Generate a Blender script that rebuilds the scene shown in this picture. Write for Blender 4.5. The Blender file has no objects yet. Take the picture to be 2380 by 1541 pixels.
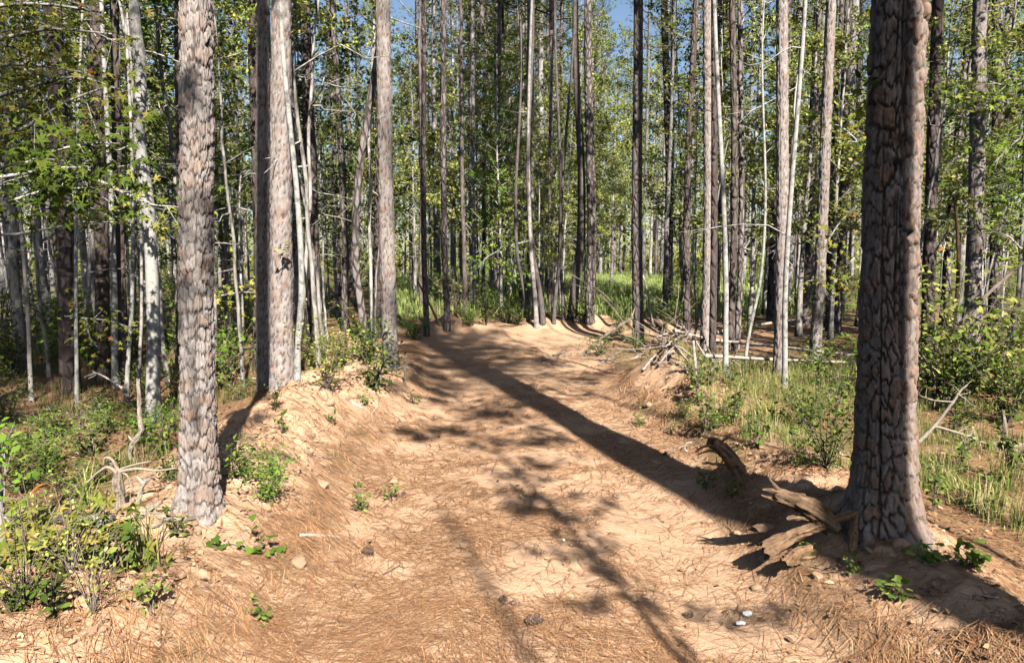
import bpy, math, random
import numpy as np
from math import radians, sin, cos, tan, pi

rng = np.random.default_rng(7)
random.seed(7)
scn = bpy.context.scene
COL = scn.collection

# ------------------------------------------------------------------ camera, sky, sun, exposure
PITCH = 6.5
CAMZ = 1.8
cam = bpy.data.cameras.new('camera')
cam.lens = 24.0; cam.sensor_width = 36.0; cam.clip_start = 0.05; cam.clip_end = 2000
co = bpy.data.objects.new('camera', cam); COL.objects.link(co)
co.location = (0, 0, CAMZ); co.rotation_euler = (radians(90 - PITCH), 0, 0)
scn.camera = co

SUN_EL = 42.0
SHADOW_AZ = -17.5          # shadows run away from the camera and a little to the left
sd = (sin(radians(SHADOW_AZ)), cos(radians(SHADOW_AZ)))
world = bpy.data.worlds.new('World'); scn.world = world; world.use_nodes = True
wn = world.node_tree
sky = wn.nodes.new('ShaderNodeTexSky'); sky.sky_type = 'NISHITA'; sky.sun_disc = False
sky.sun_elevation = radians(SUN_EL)
sky.sun_rotation = math.atan2(-sd[0], -sd[1])
sky.air_density = 1.0; sky.dust_density = 1.0; sky.ozone_density = 1.2
wn.links.new(sky.outputs[0], wn.nodes['Background'].inputs[0])
wn.nodes['Background'].inputs[1].default_value = 0.052
sl = bpy.data.lights.new('sun', 'SUN'); sl.energy = 5.0; sl.angle = radians(0.53); sl.color = (1.0, 0.95, 0.87)
so = bpy.data.objects.new('sun', sl); COL.objects.link(so)
from mathutils import Vector
so.rotation_euler = Vector((sd[0]*cos(radians(SUN_EL)), sd[1]*cos(radians(SUN_EL)), -sin(radians(SUN_EL)))).to_track_quat('-Z', 'Y').to_euler()
so.location = (8, -20, 20)
scn.view_settings.view_transform = 'Standard'; scn.view_settings.look = 'None'
scn.view_settings.exposure = 1.57; scn.view_settings.gamma = 1.0; scn.view_settings.use_curve_mapping = False
scn.cycles.use_denoising = True
scn.cycles.max_bounces = 3; scn.cycles.diffuse_bounces = 0; scn.cycles.glossy_bounces = 1
scn.cycles.transmission_bounces = 2
scn.cycles.use_adaptive_sampling = True; scn.cycles.adaptive_threshold = 0.03; scn.cycles.transparent_max_bounces = 4

# ------------------------------------------------------------------ noise
def _h(ix, iy, s):
    with np.errstate(over='ignore'):
        h = (ix.astype(np.int64) * 374761393 + iy.astype(np.int64) * 668265263 + s * 1442695041) & 0xFFFFFFFF
        h = ((h ^ (h >> 13)) * 1274126177) & 0xFFFFFFFF
        h = ((h ^ (h >> 16)) * 2246822519) & 0xFFFFFFFF
    return ((h ^ (h >> 15)) & 0xFFFFFF) / float(0xFFFFFF)

def vn(x, y, s=0):
    x = np.asarray(x, float); y = np.asarray(y, float)
    ix = np.floor(x); iy = np.floor(y); fx = x - ix; fy = y - iy
    fx = fx*fx*fx*(fx*(fx*6-15)+10); fy = fy*fy*fy*(fy*(fy*6-15)+10)
    a = _h(ix, iy, s); b = _h(ix+1, iy, s); c = _h(ix, iy+1, s); d = _h(ix+1, iy+1, s)
    return (a*(1-fx)+b*fx)*(1-fy) + (c*(1-fx)+d*fx)*fy

def fbm(x, y, s=0, o=4, g=0.5):
    v = 0; a = 1; t = 0
    for i in range(o):
        v = v + a*vn(np.asarray(x)*2**i + 13.7*i, np.asarray(y)*2**i - 7.1*i, s+i); t += a; a *= g
    return v/t

def cells(u, v, nu, seed, jit=0.75):
    """Voronoi on a jittered grid, periodic in u over nu cells: F1, F2, random of the nearest cell."""
    iu = np.floor(u); iv = np.floor(v)
    f1 = np.full(u.shape, 9.0); f2 = np.full(u.shape, 9.0); idr = np.zeros(u.shape)
    for dv in (-1, 0, 1):
        for du in (-1, 0, 1):
            cu = iu+du; cv = iv+dv
            k = np.mod(cu, nu) if nu else cu
            px = cu + .5 + (_h(k, cv, seed)-.5)*jit; py = cv + .5 + (_h(k, cv, seed+1)-.5)*jit
            d = (np.abs(u-px)**3 + np.abs(v-py)**3)**(1/3.0)
            r = _h(k, cv, seed+2)
            m = d < f1
            f2 = np.where(m, f1, np.minimum(f2, d)); idr = np.where(m, r, idr); f1 = np.where(m, d, f1)
    return f1, f2, idr

def sst(a, b, x):
    t = np.clip((x-a)/(b-a), 0, 1); return t*t*(3-2*t)

# ------------------------------------------------------------------ terrain
def track_c(y):
    return 0.12 - 0.25*sst(9, 17, y)

def track_hw(y):
    return 1.42 + 0.1*np.sin(y*1.3) + 0.9*sst(11, 15, y)

def track_mask(x, y):
    d = np.abs(x - track_c(y)) - track_hw(y) - 0.35*(fbm(x*1.3, y*1.3, 60, 3)-.5)
    m = 1 - sst(-0.12, 0.12, d)
    return m*(1 - sst(16.5, 18.2, y + 2.0*(fbm(x*.8, y*.8, 61, 2)-.5)))

def bump(x, y, cx, cy, rx, ry, h):
    return h*np.exp(-((x-cx)/rx)**2 - ((y-cy)/ry)**2)

def bank_amt(x, y):
    u = x - track_c(y); hw = track_hw(y)
    n = fbm(x*.9, y*.9, 20, 3)
    al = 0.30*sst(-1, 3, y)*(1-sst(9.5, 12.5, y))
    ar = 0.26*(1-sst(9.0, 11.5, y))*(1 - 0.55*np.exp(-((y-6.0)/1.1)**2))
    bl = np.exp(-((-u - hw - 0.78)/0.62)**2)*al*(0.65+0.7*n)
    br = np.exp(-((u - hw - 0.62)/0.46)**2)*ar*(0.6+0.8*n)
    return bl, br

MOUNDS = [(-1.55, 15.6, .75, .7, .34), (-0.55, 15.2, .5, .6, .20), (0.75, 16.4, .6, .5, .26), (1.9, 16.6, .55, .5, .36), (3.0, 15.6, .8, .6, .25),
          (-2.1, 9.4, .45, .5, .22), (-2.5, 8.0, .5, .5, .12), (-1.95, 6.2, .4, .6, .10), (2.0, 8.6, .55, .5, .22), (2.35, 7.6, .5, .6, .12),
          (1.62, 5.05, .16, .2, .10), (-2.75, 15.0, .8, .5, .12), (2.11, 3.75, .36, .34, .07), (-1.84, 3.9, .30, .30, .06)]

def H(x, y):
    x = np.asarray(x, float); y = np.asarray(y, float)
    out = 1 - track_mask(x, y)
    z = 0.10*out*(0.7+0.6*fbm(x*.35, y*.35, 30, 3)) + 0.14*(fbm(x*.13, y*.13, 31, 3)-.5)*out
    u = x - track_c(y)
    z = z - 0.035*np.exp(-((np.abs(u)-.78)/.28)**2)*(1-out)
    bl, br = bank_amt(x, y)
    z = z + bl + br
    bm = 0
    for m in MOUNDS:
        b = bump(x, y, *m); bm = bm + b
    z = z + bm*(0.75+0.5*fbm(x*2.1, y*2.1, 33, 2))
    near = 1 - sst(14, 26, y)
    lump = np.clip((bl+br)*4 + bm*3, 0, 1)
    f1, f2, r = cells(x*7+fbm(x*3, y*3, 40, 2)*2, y*7, 0, 41)
    clod = sst(0.0, .5, f2-f1)*(r-.35)
    z = z + near*lump*(0.11*(fbm(x*4, y*4, 34, 4)-.5) + 0.055*clod)
    z = z + near*(0.028*(fbm(x*1.7, y*1.7, 35, 3)-.5) + 0.016*(fbm(x*9, y*9, 36, 3)-.5))
    z = z + near*out*0.03*(fbm(x*5, y*5, 37, 3)-.5)
    return z

F = 24/36*2380.0
cp, sp = cos(radians(PITCH)), sin(radians(PITCH))
def ray(px, py):
    a = (px-1190)/F; b = (770.5-py)/F
    return np.array([a, cp + b*sp, -sp + b*cp])

def at(px, py):
    """the point of the ground that the pixel of the 2380 px wide photo looks at"""
    d = ray(px, py); lo = 1.0
    ts = 1.2*1.0045**np.arange(1100)
    P = d[None, :]*ts[:, None]; P[:, 2] += CAMZ
    g = P[:, 2] - H(P[:, 0], P[:, 1])
    i = np.argmax(g < 0) if (g < 0).any() else len(ts)-1
    return P[i].copy()

def at_d(px, py, Y):
    d = ray(px, py); t = Y/d[1]
    return np.array([d[0]*t, Y, CAMZ + d[2]*t])

def gz(x, y): return float(H(np.array([x]), np.array([y]))[0])

def px_of(p):
    v = np.array([p[0], p[1], p[2]-CAMZ]); dep = v[1]*cp - v[2]*sp
    return 1190 + F*v[0]/dep, 770.5 - F*(v[1]*sp + v[2]*cp)/dep

# ------------------------------------------------------------------ materials
def mat(name):
    m = bpy.data.materials.new(name); m.use_nodes = True
    nt = m.node_tree; b = nt.nodes['Principled BSDF']
    b.inputs['Roughness'].default_value = 0.9
    b.inputs['Specular IOR Level'].default_value = 0.2
    return m, nt, b

def N(nt, typ, **k):
    n = nt.nodes.new(typ)
    for a, v in k.items():
        if a.startswith('i_'):
            key = a[2:]; key = int(key) if key.isdigit() else key.replace('_', ' ')
            n.inputs[key].default_value = v
        else: setattr(n, a, v)
    return n

def ramp(nt, stops):
    r = nt.nodes.new('ShaderNodeValToRGB'); e = r.color_ramp.elements
    while len(e) < len(stops): e.new(0.5)
    for i, (p, c) in enumerate(stops):
        e[i].position = p; e[i].color = (*c, 1)
    return r

def mix(nt, fac, a, b, typ='MIX'):
    m = nt.nodes.new('ShaderNodeMix'); m.data_type = 'RGBA'; m.blend_type = typ
    for sock, v in ((m.inputs[0], fac), (m.inputs[6], a), (m.inputs[7], b)):
        if isinstance(v, (int, float)): sock.default_value = v
        elif isinstance(v, tuple): sock.default_value = (*v, 1)
        else: nt.links.new(v, sock)
    return m.outputs[2]

def noise(nt, vec, scale, detail=4, rough=.6, dist=0):
    n = nt.nodes.new('ShaderNodeTexNoise'); n.inputs['Scale'].default_value = scale
    n.inputs['Detail'].default_value = detail; n.inputs['Roughness'].default_value = rough; n.inputs['Distortion'].default_value = dist
    if vec is not None: nt.links.new(vec, n.inputs['Vector'])
    return n.outputs['Fac']

def mapping(nt, vec, scale, rot=(0, 0, 0)):
    m = nt.nodes.new('ShaderNodeMapping'); m.inputs['Scale'].default_value = scale; m.inputs['Rotation'].default_value = rot
    nt.links.new(vec, m.inputs['Vector']); return m.outputs[0]

def bumpn(nt, h, strength, dist, prev=None):
    b = nt.nodes.new('ShaderNodeBump'); b.inputs['Strength'].default_value = strength; b.inputs['Distance'].default_value = dist
    nt.links.new(h, b.inputs['Height'])
    if prev is not None: nt.links.new(prev, b.inputs['Normal'])
    return b.outputs[0]

def sep(nt, c):
    s = nt.nodes.new('ShaderNodeSeparateColor'); nt.links.new(c, s.inputs[0]); return s.outputs

def ground_mat():
    m, nt, b = mat('ground_soil')
    tc = nt.nodes.new('ShaderNodeTexCoord').outputs['Object']
    at_ = N(nt, 'ShaderNodeAttribute', attribute_name='col'); R, G, B = sep(nt, at_.outputs['Color'])[:3]
    n1 = noise(nt, tc, 2.2, 5, .65); n2 = noise(nt, tc, 26, 5, .7); n3 = noise(nt, tc, 130, 3, .7)
    dirt = ramp(nt, [(.25, (.31, .16, .085)), (.5, (.41, .245, .145)), (.75, (.50, .335, .215))])
    nt.links.new(n1, dirt.inputs[0])
    dirt2 = mix(nt, n2, dirt.outputs[0], (.53, .37, .245), 'MIX')
    dirt3 = mix(nt, 0.45, dirt2, ramp_out(nt, n3, [(.3, (.55, .5, .45)), (.7, (1, 1, 1))]), 'MULTIPLY')
    # shed needles: fine crossing streaks
    s = None
    for k, (rz, sc) in enumerate([(0.25, 20), (-.7, 24)]):
        v = mapping(nt, tc, (sc*.12, sc*1.9, 1), (0, 0, rz))
        w = noise(nt, v, 3.0, 3, .6, .8)
        rr = ramp(nt, [(.55, (0, 0, 0)), (.63, (1, 1, 1))]); nt.links.new(w, rr.inputs[0])
        s = rr.outputs[0] if s is None else mix(nt, 1.0, s, rr.outputs[0], 'LIGHTEN')
    mul = N(nt, 'ShaderNodeMath', operation='MULTIPLY'); nt.links.new(s, mul.inputs[0]); nt.links.new(G, mul.inputs[1])
    straw = mix(nt, n2, (.20, .095, .04), (.36, .19, .09))
    c = mix(nt, mul.outputs[0], dirt3, straw)
    floor = ramp(nt, [(.2, (.055, .032, .018)), (.42, (.15, .085, .045)), (.6, (.27, .16, .085)), (.8, (.37, .25, .15))]); nt.links.new(n2, floor.inputs[0])
    fl2 = mix(nt, mul.outputs[0], floor.outputs[0], (.23, .135, .075))
    moss = ramp(nt, [(.35, (.035, .05, .012)), (.65, (.11, .13, .035))]); nt.links.new(n2, moss.inputs[0])
    fl3 = mix(nt, B, fl2, moss.outputs[0])
    fin = mix(nt, R, fl3, c)
    nt.links.new(fin, b.inputs['Base Color'])
    p = bumpn(nt, n2, .55, .03); p = bumpn(nt, n3, .4, .006, p); p = bumpn(nt, s, .35, .006, p)
    nt.links.new(p, b.inputs['Normal'])
    return m

def ramp_out(nt, v, stops):
    r = ramp(nt, stops); nt.links.new(v, r.inputs[0]); return r.outputs[0]

def leaf_mat(name, trans=.35, rough=.55, tint=.25):
    m = bpy.data.materials.new(name); m.use_nodes = True; nt = m.node_tree; nt.nodes.clear()
    out = N(nt, 'ShaderNodeOutputMaterial')
    a = N(nt, 'ShaderNodeAttribute', attribute_name='col').outputs['Color']
    oi = N(nt, 'ShaderNodeObjectInfo')
    hs = N(nt, 'ShaderNodeHueSaturation'); nt.links.new(a, hs.inputs['Color'])
    mr = N(nt, 'ShaderNodeMapRange'); nt.links.new(oi.outputs['Random'], mr.inputs[0])
    mr.inputs[3].default_value = 1-tint; mr.inputs[4].default_value = 1+tint
    nt.links.new(mr.outputs[0], hs.inputs['Value'])
    pr = N(nt, 'ShaderNodeBsdfDiffuse'); nt.links.new(hs.outputs[0], pr.inputs[0])
    if trans:
        tr = N(nt, 'ShaderNodeBsdfTranslucent'); nt.links.new(hs.outputs[0], tr.inputs[0])
        mx = N(nt, 'ShaderNodeMixShader'); mx.inputs[0].default_value = trans
        nt.links.new(pr.outputs[0], mx.inputs[1]); nt.links.new(tr.outputs[0], mx.inputs[2]); nt.links.new(mx.outputs[0], out.inputs[0])
    else: nt.links.new(pr.outputs[0], out.inputs[0])
    return m

def bark_plate_mat(name, c0, c1, c2, crack):
    """col attribute: R = plate edge profile, G = random of the plate, B = fine flake random"""
    m, nt, b = mat(name)
    tc = nt.nodes.new('ShaderNodeTexCoord').outputs['Object']
    at_ = N(nt, 'ShaderNodeAttribute', attribute_name='col'); R, G, B = sep(nt, at_.outputs['Color'])[:3]
    n1 = noise(nt, mapping(nt, tc, (1, 1, .35)), 60, 6, .75); n2 = noise(nt, tc, 9, 4, .6)
    c = ramp(nt, [(0, c0), (.5, c1), (1, c2)]); nt.links.new(G, c.inputs[0])
    c = mix(nt, .6, c.outputs[0], ramp_out(nt, n1, [(.3, (.45, .42, .40)), (.65, (1.15, 1.12, 1.1))]), 'MULTIPLY')
    c = mix(nt, ramp_out(nt, n2, [(.52, (0, 0, 0)), (.66, (1, 1, 1))]), c, mix(nt, .35, c, (.28, .16, .10)))
    c = mix(nt, R, crack, c)
    nt.links.new(c, b.inputs['Base Color'])
    p = bumpn(nt, n1, .7, .008); nt.links.new(p, b.inputs['Normal'])
    b.inputs['Roughness'].default_value = .95
    return m

def bark_far_mat(name, ca, cb, sc=11, zs=.42, crack=(.07, .05, .042)):
    m, nt, b = mat(name)
    tc = nt.nodes.new('ShaderNodeTexCoord').outputs['Object']
    oi = N(nt, 'ShaderNodeObjectInfo')
    n0 = noise(nt, tc, 5, 3, .6)
    vo = N(nt, 'ShaderNodeTexVoronoi', feature='DISTANCE_TO_EDGE'); vo.inputs['Scale'].default_value = sc
    nt.links.new(mapping(nt, tc, (1, 1, zs)), vo.inputs['Vector'])
    e = ramp_out(nt, vo.outputs['Distance'], [(.02, (0, 0, 0)), (.22, (1, 1, 1))])
    n1 = noise(nt, mapping(nt, tc, (1, 1, .3)), 45, 5, .7)
    base = mix(nt, n0, ca, cb)
    base = mix(nt, .55, base, ramp_out(nt, n1, [(.3, (.5, .48, .46)), (.7, (1.15, 1.12, 1.1))]), 'MULTIPLY')
    hs = N(nt, 'ShaderNodeHueSaturation'); nt.links.new(base, hs.inputs['Color'])
    mr = N(nt, 'ShaderNodeMapRange'); nt.links.new(oi.outputs['Random'], mr.inputs[0]); mr.inputs[3].default_value = .75; mr.inputs[4].default_value = 1.25
    nt.links.new(mr.outputs[0], hs.inputs['Value'])
    c = mix(nt, e, crack, hs.outputs[0])
    nt.links.new(c, b.inputs['Base Color'])
    p = bumpn(nt, e, .8, .03); p = bumpn(nt, n1, .6, .012, p); nt.links.new(p, b.inputs['Normal'])
    return m

def cheap_bark_mat(name, ca, cb):
    m, nt, b = mat(name); nt.nodes.remove(b)
    d = N(nt, 'ShaderNodeBsdfDiffuse'); nt.links.new(d.outputs[0], nt.nodes['Material Output'].inputs[0])
    tc = nt.nodes.new('ShaderNodeTexCoord').outputs['Object']; oi = N(nt, 'ShaderNodeObjectInfo')
    c = ramp_out(nt, noise(nt, mapping(nt, tc, (1, 1, .35)), 16, 3, .75), [(.35, ca), (.62, cb)])
    hs = N(nt, 'ShaderNodeHueSaturation'); nt.links.new(c, hs.inputs['Color'])
    mr = N(nt, 'ShaderNodeMapRange'); nt.links.new(oi.outputs['Random'], mr.inputs[0]); mr.inputs[3].default_value = .7; mr.inputs[4].default_value = 1.3
    nt.links.new(mr.outputs[0], hs.inputs['Value']); nt.links.new(hs.outputs[0], d.inputs[0])
    return m

def smooth_bark_mat(name, light, dark, moss=0.0):
    m, nt, b = mat(name)
    tc = nt.nodes.new('ShaderNodeTexCoord').outputs['Object']
    n1 = noise(nt, mapping(nt, tc, (1, 1, .8)), 14, 5, .65); n2 = noise(nt, mapping(nt, tc, (1, 1, 3)), 30, 4, .7)
    c = ramp_out(nt, n1, [(.36, dark), (.52, light), (.75, tuple(min(1, x*1.15) for x in light))])
    c = mix(nt, .4, c, ramp_out(nt, n2, [(.32, (.4, .4, .38)), (.55, (1, 1, 1))]), 'MULTIPLY')
    nt.links.new(c, b.inputs['Base Color'])
    p = bumpn(nt, n2, .5, .006); p = bumpn(nt, n1, .4, .01, p); nt.links.new(p, b.inputs['Normal'])
    return m

def wood_mat(name, a, bcol):
    m, nt, b = mat(name)
    tc = nt.nodes.new('ShaderNodeTexCoord').outputs['Object']
    n1 = noise(nt, tc, 22, 6, .7, .5); n2 = noise(nt, tc, 5, 3, .6)
    at_ = N(nt, 'ShaderNodeAttribute', attribute_name='col').outputs['Color']
    c = mix(nt, ramp_out(nt, n1, [(.3, (0, 0, 0)), (.7, (1, 1, 1))]), a, bcol)
    c = mix(nt, .5, c, ramp_out(nt, n2, [(.35, (.5, .47, .44)), (.6, (1, 1, 1))]), 'MULTIPLY')
    c = mix(nt, 1.0, c, at_, 'MULTIPLY')
    nt.links.new(c, b.inputs['Base Color'])
    p = bumpn(nt, n1, .8, .012); nt.links.new(p, b.inputs['Normal'])
    return m

def vcol_mat(name, rough=.85):
    m, nt, b = mat(name)
    a = N(nt, 'ShaderNodeAttribute', attribute_name='col').outputs['Color']
    nt.links.new(a, b.inputs['Base Color']); b.inputs['Roughness'].default_value = rough
    return m

M = dict(
    ground=ground_mat(),
    leaf=leaf_mat('leaf_surface', .42), needle=leaf_mat('needle_surface', .15, .5), grass=leaf_mat('grass_surface', .3, .6, .1),
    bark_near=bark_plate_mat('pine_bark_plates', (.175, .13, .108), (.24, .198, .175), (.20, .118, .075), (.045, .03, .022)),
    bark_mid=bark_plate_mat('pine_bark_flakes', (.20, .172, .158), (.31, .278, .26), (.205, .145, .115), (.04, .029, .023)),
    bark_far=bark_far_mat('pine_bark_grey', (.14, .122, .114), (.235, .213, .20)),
    far_grey=cheap_bark_mat('distant_bark_grey', (.08, .07, .065), (.29, .27, .255)), twig=cheap_bark_mat('twig_bark', (.07, .05, .04), (.20, .16, .13)), far_dark=cheap_bark_mat('distant_bark_dark', (.06, .045, .04), (.20, .165, .15)), far_hw=cheap_bark_mat('distant_bark_hardwood', (.12, .105, .09), (.36, .33, .30)),
    bark_dark_shade=bark_far_mat('pine_bark_shaded', (.075, .06, .055), (.14, .115, .105)),  # pine bark copy with the wood's shade put into its colour
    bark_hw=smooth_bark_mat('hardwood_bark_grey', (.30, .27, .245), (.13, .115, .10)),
    bark_shade=smooth_bark_mat('hardwood_bark_shaded', (.12, .10, .09), (.06, .05, .045)),  # darker copy of the grey bark, the clump's shade painted in
    bark_pale=smooth_bark_mat('hardwood_bark_pale', (.31, .295, .27), (.12, .11, .10)),
    dead=wood_mat('bleached_wood', (.46, .415, .365), (.24, .20, .17)),
    rot=wood_mat('rotten_wood', (.33, .23, .15), (.13, .085, .055)),
    litter=vcol_mat('pine_straw'), cone=vcol_mat('cone_scales'), white=vcol_mat('white_scrap', .6),
    clod=None)
M['clod'] = M['ground']

# ------------------------------------------------------------------ mesh tools
class MB:
    def __init__(s): s.v = []; s.c = []; s.f = []; s.n = 0
    def add(s, v, f, col=(1, 1, 1), mi=0):
        v = np.asarray(v, np.float32).reshape(-1, 3); f = np.asarray(f, np.int64)
        c = np.asarray(col, np.float32)
        c = np.broadcast_to(c, (len(v), 3)) if c.ndim == 1 else c
        s.v.append(v); s.c.append(c); s.f.append((f + s.n, mi)); s.n += len(v)
    def mesh(s, name, mats, smooth=True):
        me = bpy.data.meshes.new(name)
        v = np.concatenate(s.v); c = np.concatenate(s.c)
        loops = np.concatenate([f.ravel() for f, _ in s.f])
        tot = np.concatenate([np.full(len(f), f.shape[1]) for f, _ in s.f])
        mi = np.concatenate([np.full(len(f), m) for f, m in s.f])
        st = np.concatenate([[0], np.cumsum(tot)[:-1]])
        me.vertices.add(len(v)); me.vertices.foreach_set('co', v.ravel())
        me.loops.add(len(loops)); me.loops.foreach_set('vertex_index', loops.astype(np.int32))
        me.polygons.add(len(tot)); me.polygons.foreach_set('loop_start', st.astype(np.int32))
        me.polygons.foreach_set('material_index', mi.astype(np.int32))
        me.polygons.foreach_set('use_smooth', np.full(len(tot), smooth))
        a = me.attributes.new('col', 'FLOAT_COLOR', 'POINT')
        a.data.foreach_set('color', np.concatenate([c, np.ones((len(c), 1), np.float32)], 1).ravel())
        for m in mats: me.materials.append(m)
        me.update(); me.validate()
        return me

def link(name, me, parent=None, loc=None):
    o = bpy.data.objects.new(name, me); COL.objects.link(o)
    if parent: o.parent = parent
    if loc is not None: o.location = loc
    return o

def tag(o, label, cat, group=None):
    o['label'] = label; o['category'] = cat
    if group: o['group'] = group
    return o

def thing(name, label, cat, loc, group=None, rz=0, sc=1):
    o = bpy.data.objects.new(name, None); COL.objects.link(o); o.empty_display_size = .2
    o.location = loc; o.rotation_euler = (0, 0, rz); o.scale = (sc, sc, sc)
    return tag(o, label, cat, group)

def tube(P, r, n=8, cap=True, rough=0, seed=0):
    P = np.asarray(P, float); r = np.broadcast_to(np.asarray(r, float), (len(P),)); k = len(P)
    T = np.gradient(P, axis=0); T /= np.linalg.norm(T, axis=1)[:, None] + 1e-9
    ref = np.array([0, 0, 1.0]) if abs(T[0][2]) < .9 else np.array([1.0, 0, 0])
    u = np.cross(T[0], ref); u /= np.linalg.norm(u); U = [u]
    for i in range(1, k):
        u = U[-1] - T[i]*np.dot(U[-1], T[i]); U.append(u/(np.linalg.norm(u)+1e-9))
    U = np.array(U); W = np.cross(T, U)
    a = np.arange(n)*2*pi/n
    rr = r[:, None]*np.ones(n)[None]
    if rough:
        s_ = np.concatenate([[0], np.cumsum(np.linalg.norm(np.diff(P, axis=0), axis=1))])/(r.mean()+1e-6)
        rr = rr*(1 + 1.6*rough*(fbm(np.cos(a)[None]*1.6 + s_[:, None]*.22 + seed, np.sin(a)[None]*1.6 - s_[:, None]*.13, seed % 97, 3)-.5))
    V = P[:, None] + rr[..., None]*(np.cos(a)[None, :, None]*U[:, None] + np.sin(a)[None, :, None]*W[:, None])
    i = np.arange(k-1)[:, None]*n; j = np.arange(n)[None]; j2 = (j+1) % n
    q = np.stack([i+j, i+j2, i+n+j2, i+n+j], -1).reshape(-1, 4)
    V = V.reshape(-1, 3)
    fs = [q]
    if cap:
        V = np.concatenate([V, P[:1], P[-1:]]); b = k*n
        jj = np.arange(n); t0 = np.stack([np.full(n, b), (jj+1) % n, jj], -1); t1 = np.stack([np.full(n, b+1), (k-1)*n+jj, (k-1)*n+(jj+1) % n], -1)
        fs.append(np.concatenate([t0, t1]))
    return V, fs

def add_tube(mb, P, r, n=8, col=(1, 1, 1), mi=0, cap=True, rough=0, seed=0):
    V, fs = tube(P, r, n, cap, rough, seed)
    base = mb.n
    mb.add(V, fs[0], col, mi)
    if len(fs) > 1: mb.f.append((fs[1] + base, mi))

def smooth_path(pts, k=24, wob=0, seed=0):
    pts = np.asarray(pts, float); n = len(pts)
    t = np.linspace(0, n-1, k); i = np.clip(np.floor(t).astype(int), 0, n-2); f = (t-i)[:, None]
    p0 = pts[np.clip(i-1, 0, n-1)]; p1 = pts[i]; p2 = pts[i+1]; p3 = pts[np.clip(i+2, 0, n-1)]
    P = .5*((2*p1) + (-p0+p2)*f + (2*p0-5*p1+4*p2-p3)*f*f + (-p0+3*p1-3*p2+p3)*f**3)
    if wob:
        g = np.random.default_rng(seed); w = g.normal(0, wob, (k, 3)); w[0] = 0
        P = P + w
    return P

# leaf templates: vertices (x, y along the leaf, z fold) and triangles
T_QUAD = (np.array([[0, -.5, 0], [.34, .02, .1], [0, .5, 0], [-.34, .02, .1]]), np.array([[0, 1, 2], [0, 2, 3]]))
T_OVAL = (np.array([[0, -.5, 0], [.24, -.18, .05], [.26, .12, .05], [0, .55, -.06], [-.26, .12, .05], [-.24, -.18, .05]]), np.array([[0, 1, 5], [1, 2, 5], [2, 4, 5], [2, 3, 4]]))
def star():
    a = []; rad = []
    for i in range(5):
        t = -pi/2 + 2*pi*(i+.5)/5
        a += [t, t + pi/5]; rad += [.56, .22]
    a = np.array(a); rad = np.array(rad); rad[-1] = .16
    v = np.stack([rad*np.cos(a), rad*np.sin(a), -.12*(rad > .4) + .03*(rad < .3)], -1)
    v = np.concatenate([v, [[0, -.05, 0]]]); n = 10
    return v, np.array([[n, i, (i+1) % n] for i in range(n)])
T_STAR = star()
T_LOBE = (np.array([[0, -.3, 0], [.4, -.42, -.04], [.5, .0, -.03], [.22, .18, .04], [0, .6, -.08], [-.22, .18, .04], [-.5, 0, -.03], [-.4, -.42, -.04]]),
          np.array([[0, 1, 2], [0, 2, 3], [0, 3, 5], [3, 4, 5], [0, 5, 6], [0, 6, 7]]))

def norm(v): return v/(np.linalg.norm(v, axis=-1, keepdims=True)+1e-9)

def leaves(mb, pos, nrm, size, col, T, mi=0, g=rng):
    n = len(pos); nrm = norm(np.asarray(nrm, float))
    t = norm(np.cross(nrm, g.normal(size=(n, 3)))); b = np.cross(nrm, t)
    tv, tf = T; k = len(tv)
    V = pos[:, None] + np.asarray(size)[:, None, None]*(tv[None, :, 0, None]*t[:, None] + tv[None, :, 1, None]*b[:, None] + tv[None, :, 2, None]*nrm[:, None])
    f = (np.arange(n)*k)[:, None, None] + tf[None]
    mb.add(V.reshape(-1, 3), f.reshape(-1, 3), np.repeat(col, k, 0), mi)

PAL_GUM = np.array([[.34, .37, .09], [.25, .30, .065], [.46, .43, .13], [.17, .22, .045], [.50, .45, .16], [.40, .40, .11], [.42, .22, .07]])
W_GUM = np.array([.24, .27, .11, .23, .04, .10, .01])
PAL_GREEN = np.array([[.08, .125, .026], [.12, .17, .035], [.06, .095, .024], [.18, .23, .05], [.22, .24, .06]])
W_GREEN = np.array([.3, .28, .2, .14, .08])
PAL_VIVID = np.array([[.13, .23, .03], [.17, .27, .04], [.10, .18, .03], [.22, .28, .06]])
W_VIVID = np.array([.3, .3, .25, .15])
PAL_PINE = np.array([[.08, .13, .04], [.11, .17, .05], [.06, .10, .03], [.15, .18, .06], [.20, .16, .07]])
W_PINE = np.array([.32, .3, .2, .12, .06])
def pick(pal, w, n, g=rng, var=.18):
    return pal[g.choice(len(pal), n, p=w/w.sum())]*(1 + var*(g.random((n, 1))*2-1))

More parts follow.
